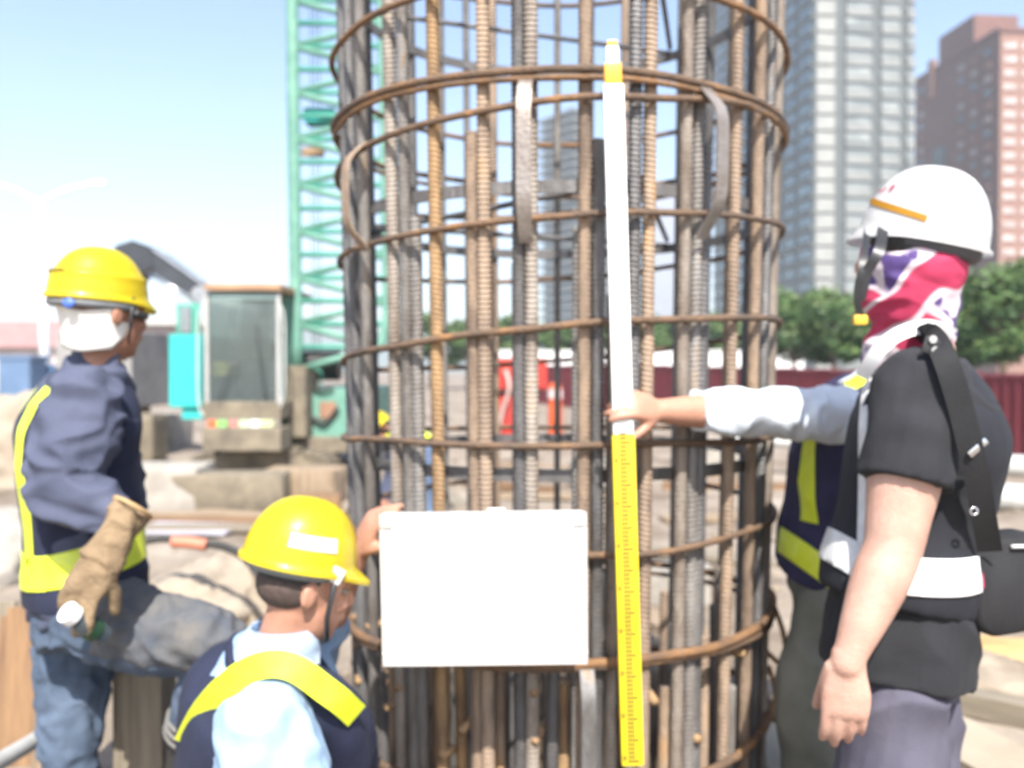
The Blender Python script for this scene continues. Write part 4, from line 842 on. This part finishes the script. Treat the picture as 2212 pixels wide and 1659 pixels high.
hand(bm, P(232, 1180, 2.13), gd - P(225, 1185, 2.13), vec(-.15, -1, .1), -1, .22, 1.28, .06, .8, tsp=.22)
fuse('work_glove', bm, LEATH, lm, .006, 3, folds(.011, 13, (1, 1, 1), 9, .003))
bm = bmesh.new(); a, b = frame(g0); tube(bm, [cf + sdv * .047 * math.cos(t) + nv * .054 * math.sin(t) - g0 * .002 for t in [i * math.pi / 12 for i in range(24)]], .006, 8, True); put('glove_cuff', mesh('glove_cuff', bm, True), mat('tan_leather_pale', (.45, .30, .15), (.36, .23, .11), .8, 9), lm)
hf = hfl; hll = UP.cross(hf).normalized(); ho, pt, _ = helmet(lm, P(212, 640, D), hf, vec(.06, 0, 1), YHEL, .97, .022, 2.0, .006, .045)
patch(ho, 'helmet_strap', pt, R(35), R(205), .285, .315, mat('strap_dark_yellow', (.35, .27, .03), (.26, .2, .03), .5, 9), .003, 24)  # darker yellow strip along the ridge line of the helmet
bm = bmesh.new(); tube(bm, [pt(R(t), .02, -.012) - UP * .028 for t in range(60, 305, 12)], .013, 8); put('harness_band', mesh('harness_band', bm, True), mat('harness_grey', (.22, .23, .25), (.16, .17, .18), .5, 9), ho)
bm = bmesh.new(); q = pt(R(216), 0, .004) - UP * .032; ell(bm, q, Vector((.017, 0, 0)), Vector((0, .008, 0)), Vector((0, 0, .014))); put('harness_knob', mesh('harness_knob', bm, True), mat('knob_blue', (.08, .16, .55), (.06, .12, .45), .4, 9), ho)
# white neck cloth
bm = bmesh.new(); rg = []
for i in range(15):
    t = R(150 + 148 * i / 14) ; rr = []
    for k in range(9):
        s = k / 8; z = -.050 - .112 * s * (1 - .30 * abs(i / 14 - .45)); top = -.030 - .025 * (1 - abs(i / 7 - 1)); zz = top + (z - top) * s
        if i > 11: zz *= 1 - .10 * (i - 11) * s
        r0 = 1 - .16 * s + .02 * math.sin(i * 1.3 + s * 2)
        rr.append(P(214, 640, D) + hf * math.cos(t) * .112 * r0 + hll * math.sin(t) * .100 * r0 + UP * zz)
    rg.append(rr)
V = [[bm.verts.new(p) for p in r_] for r_ in rg]
for A_, B2 in zip(V, V[1:]):
    for k in range(8): bm.faces.new((A_[k], A_[k + 1], B2[k + 1], B2[k]))
bmesh.ops.subdivide_edges(bm, edges=bm.edges[:], cuts=1, use_grid_fill=True, smooth=.6); bmesh.ops.solidify(bm, geom=bm.faces[:], thickness=.004); put('neck_cloth', mesh('neck_cloth', bm, True), CLOTH, lm)
bm = bmesh.new(); q = hd + f * .09 - UP * .01; tube(bm, [hd + hf * .10 * math.cos(R(t)) + hll * .088 * math.sin(R(t)) for t in range(-70, 75, 10)], .012, 8); put('goggles', mesh('goggles', bm, True), BLK, lm)
bm = bmesh.new(); tube(bm, [pt(R(-70), .02, .0), hd - hll * .085 + hf * .02 - UP * .05, hd + hf * .05 - UP * .125, hd + hll * .07 - UP * .06], .005, 6); put('chin_strap', mesh('chin_strap', bm, True), BLK, lm)
# water bottle at the belt: a thing of its own
q = P(150, 1325, 2.07); bt = empty('water_bottle', q - UP * .1, 'small clear water bottle with white cap hanging at the worker\'s belt', 'bottle')
d = (P(205, 1362, 2.13) - q).normalized(); bm = bmesh.new(); tube(bm, [q + d * k for k in (.016, .025, .036, .08, .115, .12)], [.014, .019, .027, .028, .027, .016], 18); put('bottle', mesh('bottle', bm, True, 50), mat('clear_plastic', (.12, .15, .17), (.09, .12, .14), .12, 9, trans=.5), bt)
bm = bmesh.new(); tube(bm, [q - d * .008, q + d * .014], .026, 18); put('cap', mesh('cap', bm, True, 40), WHITE, bt); bm = bmesh.new(); tube(bm, [q + d * k for k in (.06, .09)], .0288, 18); put('green_label', mesh('green_label', bm, True, 40), mat('label_green', (.02, .06, .03), (.015, .045, .025), .5, 9), bt)

# ===== crouching worker holding the board
f = vec(.90, .40); f, l, u = basis(f); rt = -l
cm = empty('person', P(560, 1990, 1.98), 'crouching worker in yellow helmet, light blue shirt and navy vest holding the white board', 'person')
pel, che, nec, hd = P(520, 1790, 1.98), P(548, 1560, 1.93), P(612, 1395, 1.92), P(662, 1262, 1.92)
hf = vec(.86, .42, -.22); hu = vec(.22, .08, .96)
rsh, relb, rwr = P(582, 1583, 1.745), P(590, 1790, 1.66), P(800, 1820, 1.78); lsh, lelb, lwr = P(650, 1470, 2.06), P(672, 1425, 2.14), P(772, 1196, 2.06)
bm = bmesh.new(); torso(bm, pel, che, nec, f, -.01); head(bm, hd, hf, hu, .98); limb(bm, [(nec - UP * .06, .06), (nec, .059), (hd - hu * .05 - hf * .012, .058)])
limb(bm, [(rsh, .05), (relb, .042), (rwr, .03)]); hand(bm, rwr, vec(.8, .3, .1), vec(0, -.3, 1), -1, .5)
limb(bm, [(lsh, .05), (lelb, .044), (lelb.lerp(lwr, .4), .042), (lwr, .029)], 6); hand(bm, lwr, P(815, 1105, 2.035) - lwr, vec(-.80, -.5, .3), 1, .42, 1.0, .05, .9, curls=(.30, .42, .5, .6))
rh, rk, ra = pel + rt * .09, P(690, 1720, 1.80), P(600, 1960, 1.85); lh, lk, la = pel + l * .09, P(760, 1830, 2.05), P(560, 1960, 2.08)
rk = P(650, 1770, 1.86)
limb(bm, [(rh, .085), (rk, .055), (ra, .04)]); limb(bm, [(lh, .085), (lk, .055), (la, .04)])
fuse('body', bm, SKIN, cm, .0055, 5); eyes(cm, hd, hf, hu, .98)
bm = bmesh.new(); torso(bm, pel, che, nec - UP * .01, f, .018, 1, 1.04, .04, .056)
limb(bm, [(rsh, .108), (rsh.lerp(relb, .5), .108), (relb, .075), (relb.lerp(rwr, .8), .05)], 5, 18); sleeve(bm, [(lsh, .085), (lelb, .066), (lelb.lerp(lwr, .42), .052)])
fuse('shirt', bm, SHIRT, cm, .007, 4, folds(.016, 8, (1, 1, 1.4), 12, .004))
# shirt collar
bm = bmesh.new(); rg = []
for i in range(21):
    t = 2 * math.pi * i / 20; dr = f * math.cos(t) + rt * math.sin(t); c_ = nec + UP * .02 - f * .005 + (f * .25 + UP * .6).normalized() * .0
    tl = (UP * .92 + f * .40).normalized(); dd = dr * .074; rg.append([c_ + dd * 1.45 - tl * .062, c_ + dd * 1.28 - tl * .02, c_ + dd * 1.06 + tl * .030, c_ + dd * 1.0 + tl * .024])
V = [[bm.verts.new(p) for p in r_] for r_ in rg[:-1]]; V.append(V[0])
for A_, B2 in zip(V, V[1:]):
    for k in range(3): bm.faces.new((A_[k], A_[k + 1], B2[k + 1], B2[k]))
bmesh.ops.solidify(bm, geom=bm.faces[:], thickness=.004); put('collar', mesh('collar', bm, True), mat('collar_blue', (.60, .72, .86), (.54, .66, .82), .85, 8, 0, .2, 300), cm)
bm = bmesh.new(); torso(bm, pel, che + UP * .004, nec - UP * .045, f, .036, .93, 1.04, .02, .10)
vp = [(445, 1660, 1.90), (480, 1580, 1.84), (525, 1500, 1.815), (592, 1475, 1.81), (665, 1508, 1.815), (725, 1560, 1.85), (750, 1650, 1.92)]
limb(bm, [(P(*q), .058) for q in vp], 4, 16); limb(bm, [(P(x + 15, y - 8, d_ + .07), .06) for x, y, d_ in vp], 4, 16)
vs = fuse('vest', bm, NAVY, cm, .008, 8, folds(.005, 6, (1, 1, 1.2), 14, .002))
frustum_band('reflective_stripe', vs, che + l * .125, l, .05, LIME, cm, .005, [(pel + UP * .10, -UP), (che, -f)])
STRIPE_CM = [(402, 1606, 1.83), (437, 1540, 1.785), (485, 1485, 1.748), (540, 1446, 1.732), (595, 1434, 1.728), (645, 1448, 1.73), (700, 1488, 1.745), (735, 1514, 1.765), (770, 1546, 1.81)]
bm = bmesh.new(); torso(bm, pel - UP * .05, pel + UP * .02, pel + UP * .14, f, .012, 1, 1.05, .05, .13); limb(bm, [(rh, .12), (rk, .085), (ra, .07)], 5, 18); limb(bm, [(lh, .12), (lk, .085), (la, .07)], 5, 18); fuse('trousers', bm, TROU, cm, .009, 4, folds(.01, 7, seed=3))
for q in (ra, la):
    bm = bmesh.new(); shoe(bm, q, f); fuse('boot', bm, RUBB, cm, .008, 2)
hc = P(648, 1205, 1.92); ho, pt, (hf_, hl_, hu_) = helmet(cm, hc, hf, hu, YHEL, .95, .034, 3.0, .008, .0, lenk=.93)
strap('reflective_stripe', [P(*q) for q in STRIPE_CM], .052, LIME, cm)
patch(ho, 'name_plate', pt, R(-118), R(-66), .20, .35, WHITE, .003, 14)
patch(ho, 'crown_rib', pt, R(-4), R(4), .3, .98, YHEL, .004, 4)
bm = bmesh.new(); tube(bm, [pt(R(t), 0, -.016) - hu * .016 for t in range(-280, -60, 12)], .014, 8); put('harness_band', mesh('harness_band', bm, True), mat('harness_grey', (.22, .23, .25), (.16, .17, .18), .5, 9), ho)
bm = bmesh.new(); q = pt(R(-62), 0, .002) - hu * .008; box(bm, q, (.03, .012, .034), Matrix.Rotation(.5, 3, 'Y'), .004); put('strap_anchor', mesh('strap_anchor', bm, True, 40), SILV, ho)
bm = bmesh.new(); tube(bm, [q, hd - hl_ * .079 + hf_ * .038 - hu_ * .05, hd - hl_ * .055 + hf_ * .055 - hu_ * .10, hd + hf_ * .05 - hu_ * .128, hd + hl_ * .06 + hf_ * .04 - hu_ * .09], .006, 8); put('chin_strap', mesh('chin_strap', bm, True), BLK, ho)
bm = bmesh.new(); ell(bm, hd - hf_ * .022 + hu_ * .022, hf_ * .089, hl_ * .0795, hu_ * .098, 20)
bmesh.ops.bisect_plane(bm, geom=bm.verts[:] + bm.edges[:] + bm.faces[:], plane_co=hd + hu_ * .012, plane_no=-hu_, clear_outer=True); bmesh.ops.bisect_plane(bm, geom=bm.verts[:] + bm.edges[:] + bm.faces[:], plane_co=hd + hf_ * .012, plane_no=hf_, clear_outer=True); put('hair', mesh('hair', bm, True), HAIR, cm)
bm = bmesh.new(); ell(bm, hd - hf_ * .030 - hu_ * .004, hf_ * .080, hl_ * .0765, hu_ * .058, 20); put('hair', mesh('hair', bm, True), mat('cropped_hair', (.09, .06, .05), (.05, .035, .03), .8, 60), cm)

# ===== worker in white helmet
f = vec(-.90, .43); f, l, u = basis(f)
rm = empty('person', P(1930, 2080, 1.95), 'worker in white helmet, patterned red and purple neck scarf, black T-shirt and dark vest', 'person')
pel, che, nec, hd = P(1945, 1400, 1.94), P(2000, 960, 1.95), P(1995, 770, 1.95), P(1968, 572, 1.95)
lsh, lelb, lwr = P(1985, 850, 1.79), P(1928, 1185, 1.74), P(1832, 1425, 1.70); rsh, relb, rwr = P(2005, 850, 2.13), P(1990, 1150, 2.16), P(1900, 1350, 2.1)
hf = vec(-.80, .58, .24); hu = vec(.10, -.04, 1)
bm = bmesh.new(); torso(bm, pel, che, nec, f, -.035, 1.05, 1.12); head(bm, hd, hf, hu, 1.0); limb(bm, [(nec - UP * .06, .066), (nec, .066), (hd - hu * .05, .062)])
limb(bm, [(lsh, .066), (lsh.lerp(lelb, .5), .071), (lsh.lerp(lelb, .8), .062), (lelb, .056), (lelb.lerp(lwr, .3), .055), (lelb.lerp(lwr, .65), .044), (lelb.lerp(lwr, .9), .034), (lwr + (lwr - lelb) * .03, .031)], 5, 20)
hand(bm, lwr, P(1822, 1590, 1.70) - lwr, vec(-.25, -.93, 0), 1, .30, 1.13, .022, 1.0, tsp=.14)
limb(bm, [(rsh, .06), (relb, .05), (rwr, .034)]); hand(bm, rwr, vec(-.2, 0, -.95), vec(0, .9, 0), -1, .4)
rh, rk, ra = pel - l * .10 - UP * .02, P(1985, 1750, 2.08), P(2010, 2060, 2.1); lh, lk, la = pel + l * .10 - UP * .02, P(1900, 1770, 1.86), P(1905, 2060, 1.9)
limb(bm, [(rh, .055), (rk, .045), (ra, .03)]); limb(bm, [(lh, .055), (lk, .045), (la, .03)])
fuse('body', bm, SKINP, rm, .0045, 5, None); eyes(rm, hd, hf, hu)
bm = bmesh.new(); torso(bm, pel + UP * .04, che, nec - UP * .01, f, .020, 1.06, 1.14, .085, .066)
sleeve(bm, [(lsh + UP * .005 + l * -.02, .092), (lsh.lerp(lelb, .22), .092), (lsh.lerp(lelb, .40), .090), (lsh.lerp(lelb, .58), .092)]); limb(bm, [(rsh, .09), (rsh.lerp(relb, .45), .084)], 4, 18)
fuse('t_shirt', bm, TEE, rm, .007, 4, folds(.008, 7, (1, 1, 1.4), 21, .0025))
bm = bmesh.new(); torso(bm, pel + UP * .17, che, nec - UP * .03, f, .026, 1.03, 1.16, .06, .075); limb(bm, [(lsh + UP * .05 - l * .075, .05), (lsh + UP * .045 - l * .05, .05)], 3, 16)
vs = fuse('vest', bm, mat('black_navy', (.011, .012, .019), (.008, .009, .014), .85, 14, 0, .3, 400), rm, .008, 8, folds(.004, 5, seed=23))
fw = P(1900, 1215, 1.8); frustum_band('reflective_band', vs, P(1940, 1235, 1.8), UP, .072, WHITEB, rm, .005, [(pel + f * .02 + UP * .1, -f if False else f)])
frustum_band('reflective_band', vs, P(1800, 1180, 1.85), (UP * .86 + Vector((.5, 0, 0))).normalized(), .068, SILV, rm, .005, [(pel + f * .02 + UP * .1, -f)])
frustum_band('vest_edging', vs, che + f * .118 - l * -.02, f, .016, SILV, rm, .004)
rp = band('red_print', vs, [(P(1940, 1235, 1.8) + UP * .028, UP), (P(1940, 1235, 1.8) - UP * .028, -UP), (P(2090, 1250, 1.85), Vector((1, 0, 0))), (P(2076, 1250, 1.85), Vector((-1, 0, 0))), (pel, Vector((0, 1, 0)))], mat('print_red', (.6, .08, .14), (.5, .06, .11), .5, 9), rm, .0075)
bm = bmesh.new(); torso(bm, pel - UP * .06, pel - UP * .01, pel + UP * .09, f, -.004, 1.05, 1.07, .05, .12)
limb(bm, [(rh - UP * .06, .105), (rh.lerp(rk, .5), .112), (rk, .094), (ra, .08)], 5, 18); limb(bm, [(lh - UP * .06, .105), (lh.lerp(lk, .5), .112), (lk, .094), (la, .08)], 5, 18); fuse('trousers', bm, TROU, rm, .007, 4, folds(.018, 6.5, (1, 1, .8), 25, .004))
for q in (ra, la):
    bm = bmesh.new(); shoe(bm, q, f); fuse('boot', bm, RUBB, rm, .008, 2)
# neck scarf with its print
SCF = bpy.data.materials.new('scarf_print'); SCF.use_nodes = True; N = SCF.node_tree.nodes; Lk = SCF.node_tree.links; b_ = N['Principled BSDF']; b_.inputs['Roughness'].default_value = .85
tc = N.new('ShaderNodeTexCoord'); mpn = N.new('ShaderNodeMapping'); mpn.inputs['Rotation'].default_value = (.4, .9, .3); Lk.new(tc.outputs['Object'], mpn.inputs['Vector'])
def ramp(stops, const=True):
    r_ = N.new('ShaderNodeValToRGB'); r_.color_ramp.interpolation = 'LINEAR'; el = r_.color_ramp.elements
    el[0].position, el[0].color = stops[0][0], (*stops[0][1], 1); el[1].position, el[1].color = stops[-1][0], (*stops[-1][1], 1)
    for p_, c_ in stops[1:-1]: e_ = el.new(p_); e_.color = (*c_, 1)
    return r_
WHT, RED_, PUR = (.60, .52, .56), (.42, .03, .085), (.085, .05, .19)
n1 = N.new('ShaderNodeTexNoise'); n1.inputs['Scale'].default_value = 13; n1.inputs['Detail'].default_value = 2.5; Lk.new(mpn.outputs[0], n1.inputs['Vector'])
r2 = ramp(((.0, WHT), (.47, WHT), (.53, PUR), (1, PUR))); Lk.new(n1.outputs['Fac'], r2.inputs[0])
prev = r2.outputs[0]
for rot, sc_, ph in (((.3, .9, .2), 1.7, 1.2), ((-.5, -.8, .6), 1.5, 4.0)):
    mp2 = N.new('ShaderNodeMapping'); mp2.inputs['Rotation'].default_value = rot; Lk.new(tc.outputs['Object'], mp2.inputs['Vector'])
    w1 = N.new('ShaderNodeTexWave'); w1.inputs['Scale'].default_value = sc_; w1.inputs['Distortion'].default_value = 3.2; w1.inputs['Detail'].default_value = 2; w1.inputs['Detail Scale'].default_value = 2.2; w1.inputs['Phase Offset'].default_value = ph; Lk.new(mp2.outputs[0], w1.inputs['Vector'])
    rc = ramp(((.0, WHT), (.70, WHT), (.78, RED_), (1, RED_))); Lk.new(w1.outputs['Fac'], rc.inputs[0])
    rm_ = ramp(((.0, (0, 0, 0)), (.52, (0, 0, 0)), (.57, (1, 1, 1)), (1, (1, 1, 1)))); Lk.new(w1.outputs['Fac'], rm_.inputs[0])
    mx = N.new('ShaderNodeMix'); mx.data_type = 'RGBA'; Lk.new(rm_.outputs[0], mx.inputs[0]); Lk.new(prev, mx.inputs[6]); Lk.new(rc.outputs[0], mx.inputs[7]); prev = mx.outputs[2]
Lk.new(prev, b_.inputs['Base Color'])
bm = bmesh.new(); ell(bm, hd - hf * .002 - hu * .005, hf * .116, l * .096, hu * .092, 20); ell(bm, hd + hf * .03 - hu * .08, hf * .082, l * .08, hu * .06, 18)
limb(bm, [(hd - hu * .05 - hf * .012, .094), (nec + UP * .06 + hf * .02, .086), (nec + hf * .05 - UP * .005, .084)], 5, 18)
fuse('neck_scarf', bm, SCF, rm, .006, 4, folds(.007, 10, (1, 1, 1.8), 31, .002))
hc = P(1992, 516, 1.95); ho, pt, (hf_, hl_, hu_) = helmet(rm, hc, hf, hu, WHEL, .985, .016, 1.6, .004, .0, flare=.006, lenk=.98, hk=1.13)
patch(ho, 'orange_stripe', pt, R(16), R(100), .19, .25, mat('stripe_amber', (.62, .33, .03), (.55, .28, .025), .5, 9), .0025, 20, -.16)
for i, (ta, tb_, sa, sb) in enumerate(((30, 34, .36, .40), (36, 39, .36, .39), (40, 43, .38, .42), (50, 55, .38, .40), (50, 56, .41, .43), (52, 54, .36, .45))): patch(ho, 'red_lettering', pt, R(ta), R(tb_), sa, sb, mat('letter_red', (.62, .10, .22), (.55, .08, .18), .5, 9), .0025, 4)
bm = bmesh.new(); tube(bm, [pt(R(t), 0, -.030) - hu * .020 for t in range(20, 262, 11)], .020, 8); put('harness_band', mesh('harness_band', bm, True), mat('harness_charcoal', (.07, .07, .08), (.05, .05, .055), .6, 9), ho)
q = P(2040, 578, 1.862); bm = bmesh.new(); ell(bm, q, vec(.95, .3, -.1) * .030, vec(-.2, .95, .1) * .010, vec(.1, 0, 1) * .015, 16); put('ratchet', mesh('ratchet', bm, True), mat('ratchet_grey', (.20, .20, .21), (.06, .06, .065), .45, 60), ho)
bm = bmesh.new(); ell(bm, q + Vector((.0, -.009, 0)), Vector((.011, 0, 0)), Vector((0, .006, 0)), Vector((0, 0, .011)), 14); put('ratchet_knob', mesh('ratchet_knob', bm, True), BLK, ho)
bm = bmesh.new(); ell(bm, q + Vector((-.006, .006, -.018)), vec(.95, .3, -.1) * .036, vec(-.2, .95, .1) * .009, vec(.1, 0, 1) * .011, 16); put('nape_pad', mesh('nape_pad', bm, True), BLK, ho)
bm = bmesh.new(); ell(bm, hd + hf * .0 + hu * .035, hf * .105, hl_ * .091, hu * .072, 20); put('hair', mesh('hair', bm, True), HAIR, rm)
s0 = pt(R(38), 0, -.006)
strap('chin_strap', [s0, P(1866, 560, 1.86), P(1852, 630, 1.86), P(1858, 690, 1.872)], .015, BLK, ho)
strap('chin_strap', [pt(R(62), 0, -.004), P(1900, 540, 1.842), P(1872, 590, 1.85), P(1857, 650, 1.862)], .022, BLK, ho)
bm = bmesh.new(); box(bm, P(1858, 691, 1.872), (.030, .016, .022), None, .006); put('strap_buckle', mesh('strap_buckle', bm, True, 40), YORA, ho)
strap('vest_collar', [P(1862, 815, 1.90), P(1892, 765, 1.86), P(1935, 725, 1.845), P(1990, 706, 1.845), P(2030, 710, 1.865), P(2058, 724, 1.89)], .030, WHITEB, rm)
# shoulder bag, carried: a thing of its own
bg_c = P(2165, 1255, 1.84); bag = empty('shoulder_bag', bg_c - UP * .1, 'black fabric shoulder bag with metal zips hanging behind the black T-shirt', 'bag')
bm = bmesh.new(); rg = []
for y_, k in ((-.045, .90), (-.035, 1), (.035, 1), (.045, .9)): rg.append([Vector((x * k, y_, z * k)) for x, z in rrect(.20, .20, .05, 5)])
rings_mesh(bm, rg); Mbag = Matrix.Translation(bg_c) @ Matrix.Rotation(R(14), 4, 'Z') @ Matrix.Rotation(R(-4), 4, 'Y')
put('pouch', mesh('pouch', bm, True, 50), BLKF, bag, Mbag)
bm = bmesh.new(); tube(bm, [Vector((x, -.051, z)) for x, z in ((-.02, .085), (.03, .08), (.06, .05), (.075, 0), (.08, -.05))], .0045, 6); put('zip', mesh('zip', bm, True), SILV, bag, Mbag)
bm = bmesh.new(); box(bm, (.052, -.054, .02), (.018, .005, .06), Matrix.Rotation(.3, 3, 'Y'), .002); put('zip_puller', mesh('zip_puller', bm), CHROME, bag, Mbag)
bm = bmesh.new(); box(bm, (.085, -.05, -.045), (.016, .005, .04), None, .002); put('zip_puller', mesh('zip_puller', bm), CHROME, bag, Mbag)
strap('strap', [P(1985, 735, 1.88), P(2010, 722, 1.79), P(2042, 775, 1.70), P(2078, 890, 1.685), P(2108, 1020, 1.69), P(2126, 1120, 1.72), P(2138, 1190, 1.76)], .045, BLKF, bag)
for (x, y, wd, hg, m_, an) in ((2112, 967, .014, .045, CHROME, -.75),):
    bm = bmesh.new(); box(bm, P(x, y, 1.68), (hg, .006, wd), Matrix.Rotation(-.72, 3, 'Y'), .003); put('slider_buckle', mesh('slider_buckle', bm, True, 40), m_, bag)
bm = bmesh.new(); box(bm, P(2018, 750, 1.735), (.046, .006, .034), Matrix.Rotation(.35, 3, 'Y'), .004); put('strap_tab', mesh('strap_tab', bm, True, 40), BLK, bag)
for x, y in ((2014, 733), (2019, 757)):
    bm = bmesh.new(); q = P(x, y, 1.730); tube(bm, [q, q + Vector((0, -.004, 0))], .008, 14); put('rivet', mesh('rivet', bm, True, 40), CHROME, bag)
bm = bmesh.new(); q = P(2104, 1104, 1.70); tube(bm, [q + Vector((.007 * math.cos(t), 0, .007 * math.sin(t))) for t in [i * math.pi / 8 for i in range(16)]], .0025, 6, True); put('ring', mesh('ring', bm, True), CHROME, bag)

# ===== worker holding the staff, behind the one in the white helmet
f = vec(-.93, .05); f, l, u = basis(f)
sm = empty('person', P(1810, 1880, 2.6), 'worker in pale blue shirt and lime-striped vest gripping the levelling staff', 'person')
pel, che, nec, hd = P(1815, 1230, 2.55), P(1850, 960, 2.5), P(1915, 815, 2.48), P(1968, 665, 2.48)
lsh, lelb, lwr = P(1810, 895, 2.34), P(1625, 890, 2.25), P(1425, 888, 2.13); rsh, relb, rwr = P(1870, 900, 2.72), P(1800, 1080, 2.85), P(1780, 1230, 2.8)
bm = bmesh.new(); torso(bm, pel, che, nec, f, -.005); head(bm, hd, f, UP); limb(bm, [(nec - UP * .06, .06), (nec, .058), (hd - UP * .05, .056)])
limb(bm, [(lsh, .055), (lelb, .045), (lelb.lerp(lwr, .5), .044), (lwr, .030)], 6); hand(bm, lwr, P(1352, 868, 2.055) - lwr, vec(.3, -.75, .45), -1, .55, .98, .05, .7, curls=(.45, .55, .6, .62))
limb(bm, [(rsh, .055), (relb, .045), (rwr, .03)]); hand(bm, rwr, vec(-.2, 0, -.9), vec(0, 1, 0), -1, .5)
rh, rk, ra = pel - l * .10, P(1790, 1560, 2.72), P(1850, 1830, 2.75); lh, lk, la = pel + l * .10 - UP * .02, P(1745, 1540, 2.45), P(1800, 1850, 2.52)
limb(bm, [(rh, .085), (rk, .055), (ra, .04)]); limb(bm, [(lh, .085), (lk, .055), (la, .04)])
fuse('body', bm, SKIN, sm, .0055, 5); eyes(sm, hd, f, UP)
bm = bmesh.new(); torso(bm, pel + UP * .03, che, nec, f, .015, 1, 1.04, .04, .06)
sleeve(bm, [(lsh, .078), (lsh.lerp(lelb, .5), .068), (lelb, .061), (lelb.lerp(lwr, .30), .059), (lelb.lerp(lwr, .60), .060)]); limb(bm, [(rsh, .085), (relb, .065), (relb.lerp(rwr, .7), .05)], 5, 18)
fuse('shirt', bm, SHIRTW, sm, .007, 5, folds(.012, 9, (1.5, 1, 1), 41, .004))
bm = bmesh.new(); torso(bm, pel + UP * .07, che, nec - UP * .035, f, .034, 1.02, 1.16, .08, .075); vs = fuse('vest', bm, NAVYP, sm, .008, 8, folds(.008, 5, (1, 1, 1), 43, .002))
frustum_band('reflective_stripe', vs, che + l * .085 + UP * 0, (l + f * .0).normalized(), .06, LIME, sm, .005, [(pel + UP * .16, -UP)])
frustum_band('reflective_band', vs, P(1745, 1205, 2.4), (UP * .8 + Vector((.6, 0, 0))).normalized(), .062, LIME, sm, .005, [(pel, Vector((0, 1, 0)))])
bm = bmesh.new(); torso(bm, pel - UP * .02, pel + UP * .03, pel + UP * .14, f, .010, 1, 1.05, .06, .13); limb(bm, [(rh, .12), (rk, .09), (ra, .08)], 5, 18); limb(bm, [(lh, .125), (lh.lerp(lk, .5), .115), (lk, .095), (la, .085)], 5, 18); fuse('trousers', bm, OLIV, sm, .008, 5, folds(.011, 6, seed=45))
for q in (ra, la):
    bm = bmesh.new(); shoe(bm, q, f); fuse('boot', bm, RUBB, sm, .008, 2)
helmet(sm, hd + UP * .045, f, UP, WHEL, .86, .008, 2.0, .003)

# ===== worker bending down far behind the cage
D = 7.0; f = vec(-.9, -.2); f, l, u = basis(f)
bmn = empty('person', G(895, 1165), 'stooping worker in yellow helmet and navy vest far behind the rebar cage', 'person')
pel, che, nec, hd = P(930, 985, D), P(870, 950, D), P(838, 938, D), P(815, 930, D)
bm = bmesh.new(); torso(bm, pel, che, nec, vec(-.6, -.2, -.7), -.01); head(bm, hd, vec(-.7, -.2, -.6), vec(-.6, 0, .8)); limb(bm, [(nec, .06), (hd, .06)])
for s in (1, -1):
    sh = che + l * .17 * s + Vector((-.05, 0, 0)); el_ = sh + Vector((-.02, -.02, -.27)); wr = el_ + Vector((-.08, -.05, -.22)); limb(bm, [(sh, .05), (el_, .042), (wr, .03)]); hand(bm, wr, vec(-.1, 0, -1), vec(1, 0, 0), s, .5)
    hp_ = pel + l * .09 * s; kn = hp_ + Vector((-.05, 0, -.33)); an = Vector((kn.x + .08, kn.y, .10)); limb(bm, [(hp_, .08), (kn, .055), (an, .04)])
fuse('body', bm, SKINT, bmn, .01, 3)
bm = bmesh.new(); torso(bm, pel, che, nec, vec(-.6, -.2, -.7), .03); vs = fuse('vest', bm, NAVY, bmn, .012, 4)
frustum_band('reflective_band', vs, pel.lerp(che, .35), (che - pel), .07, LIME, bmn, .006); frustum_band('reflective_stripe', vs, che + l * .1, l, .05, LIME, bmn, .006)
bm = bmesh.new()
for s in (1, -1):
    sh = che + l * .17 * s + Vector((-.05, 0, 0)); limb(bm, [(sh, .075), (sh + Vector((-.02, -.02, -.27)), .06), (sh + Vector((-.08, -.05, -.42)), .05)])
fuse('jacket', bm, JACK, bmn, .012, 3)
bm = bmesh.new()
for s in (1, -1):
    hp_ = pel + l * .09 * s; kn = hp_ + Vector((-.05, 0, -.33)); an = Vector((kn.x + .08, kn.y, .10)); limb(bm, [(hp_ + Vector((.02, 0, .05)), .12), (kn, .085), (an, .075)])
fuse('jeans', bm, mat('blue_denim', (.13, .19, .30), (.09, .13, .21), .9, 7), bmn, .012, 3, folds(.012, 6, seed=51))
for s in (1, -1):
    bm = bmesh.new(); kn = pel + l * .09 * s; shoe(bm, Vector((kn.x + .03, kn.y, .09)), f); fuse('boot', bm, RUBB, bmn, .012, 2)
helmet(bmn, hd + vec(-.6, 0, .8) * .025, vec(-.7, -.2, -.6), vec(-.6, 0, .8), YHEL, 1.0)

# ---------------------------------------------------------------- hazy air
bm = bmesh.new(); box(bm, (0, 480, 59), (2400, 1100, 123))
hz = put('haze', mesh('haze', bm)); tag(hz, kind='stuff')
hm = bpy.data.materials.new('haze_air'); hm.use_nodes = True; N = hm.node_tree.nodes; N.clear(); ov = N.new('ShaderNodeOutputMaterial'); pv = N.new('ShaderNodeVolumePrincipled')
pv.inputs['Color'].default_value = (.88, .93, 1, 1); pv.inputs['Density'].default_value = .0007; hm.node_tree.links.new(pv.outputs[0], ov.inputs['Volume']); hz.data.materials.append(hm)
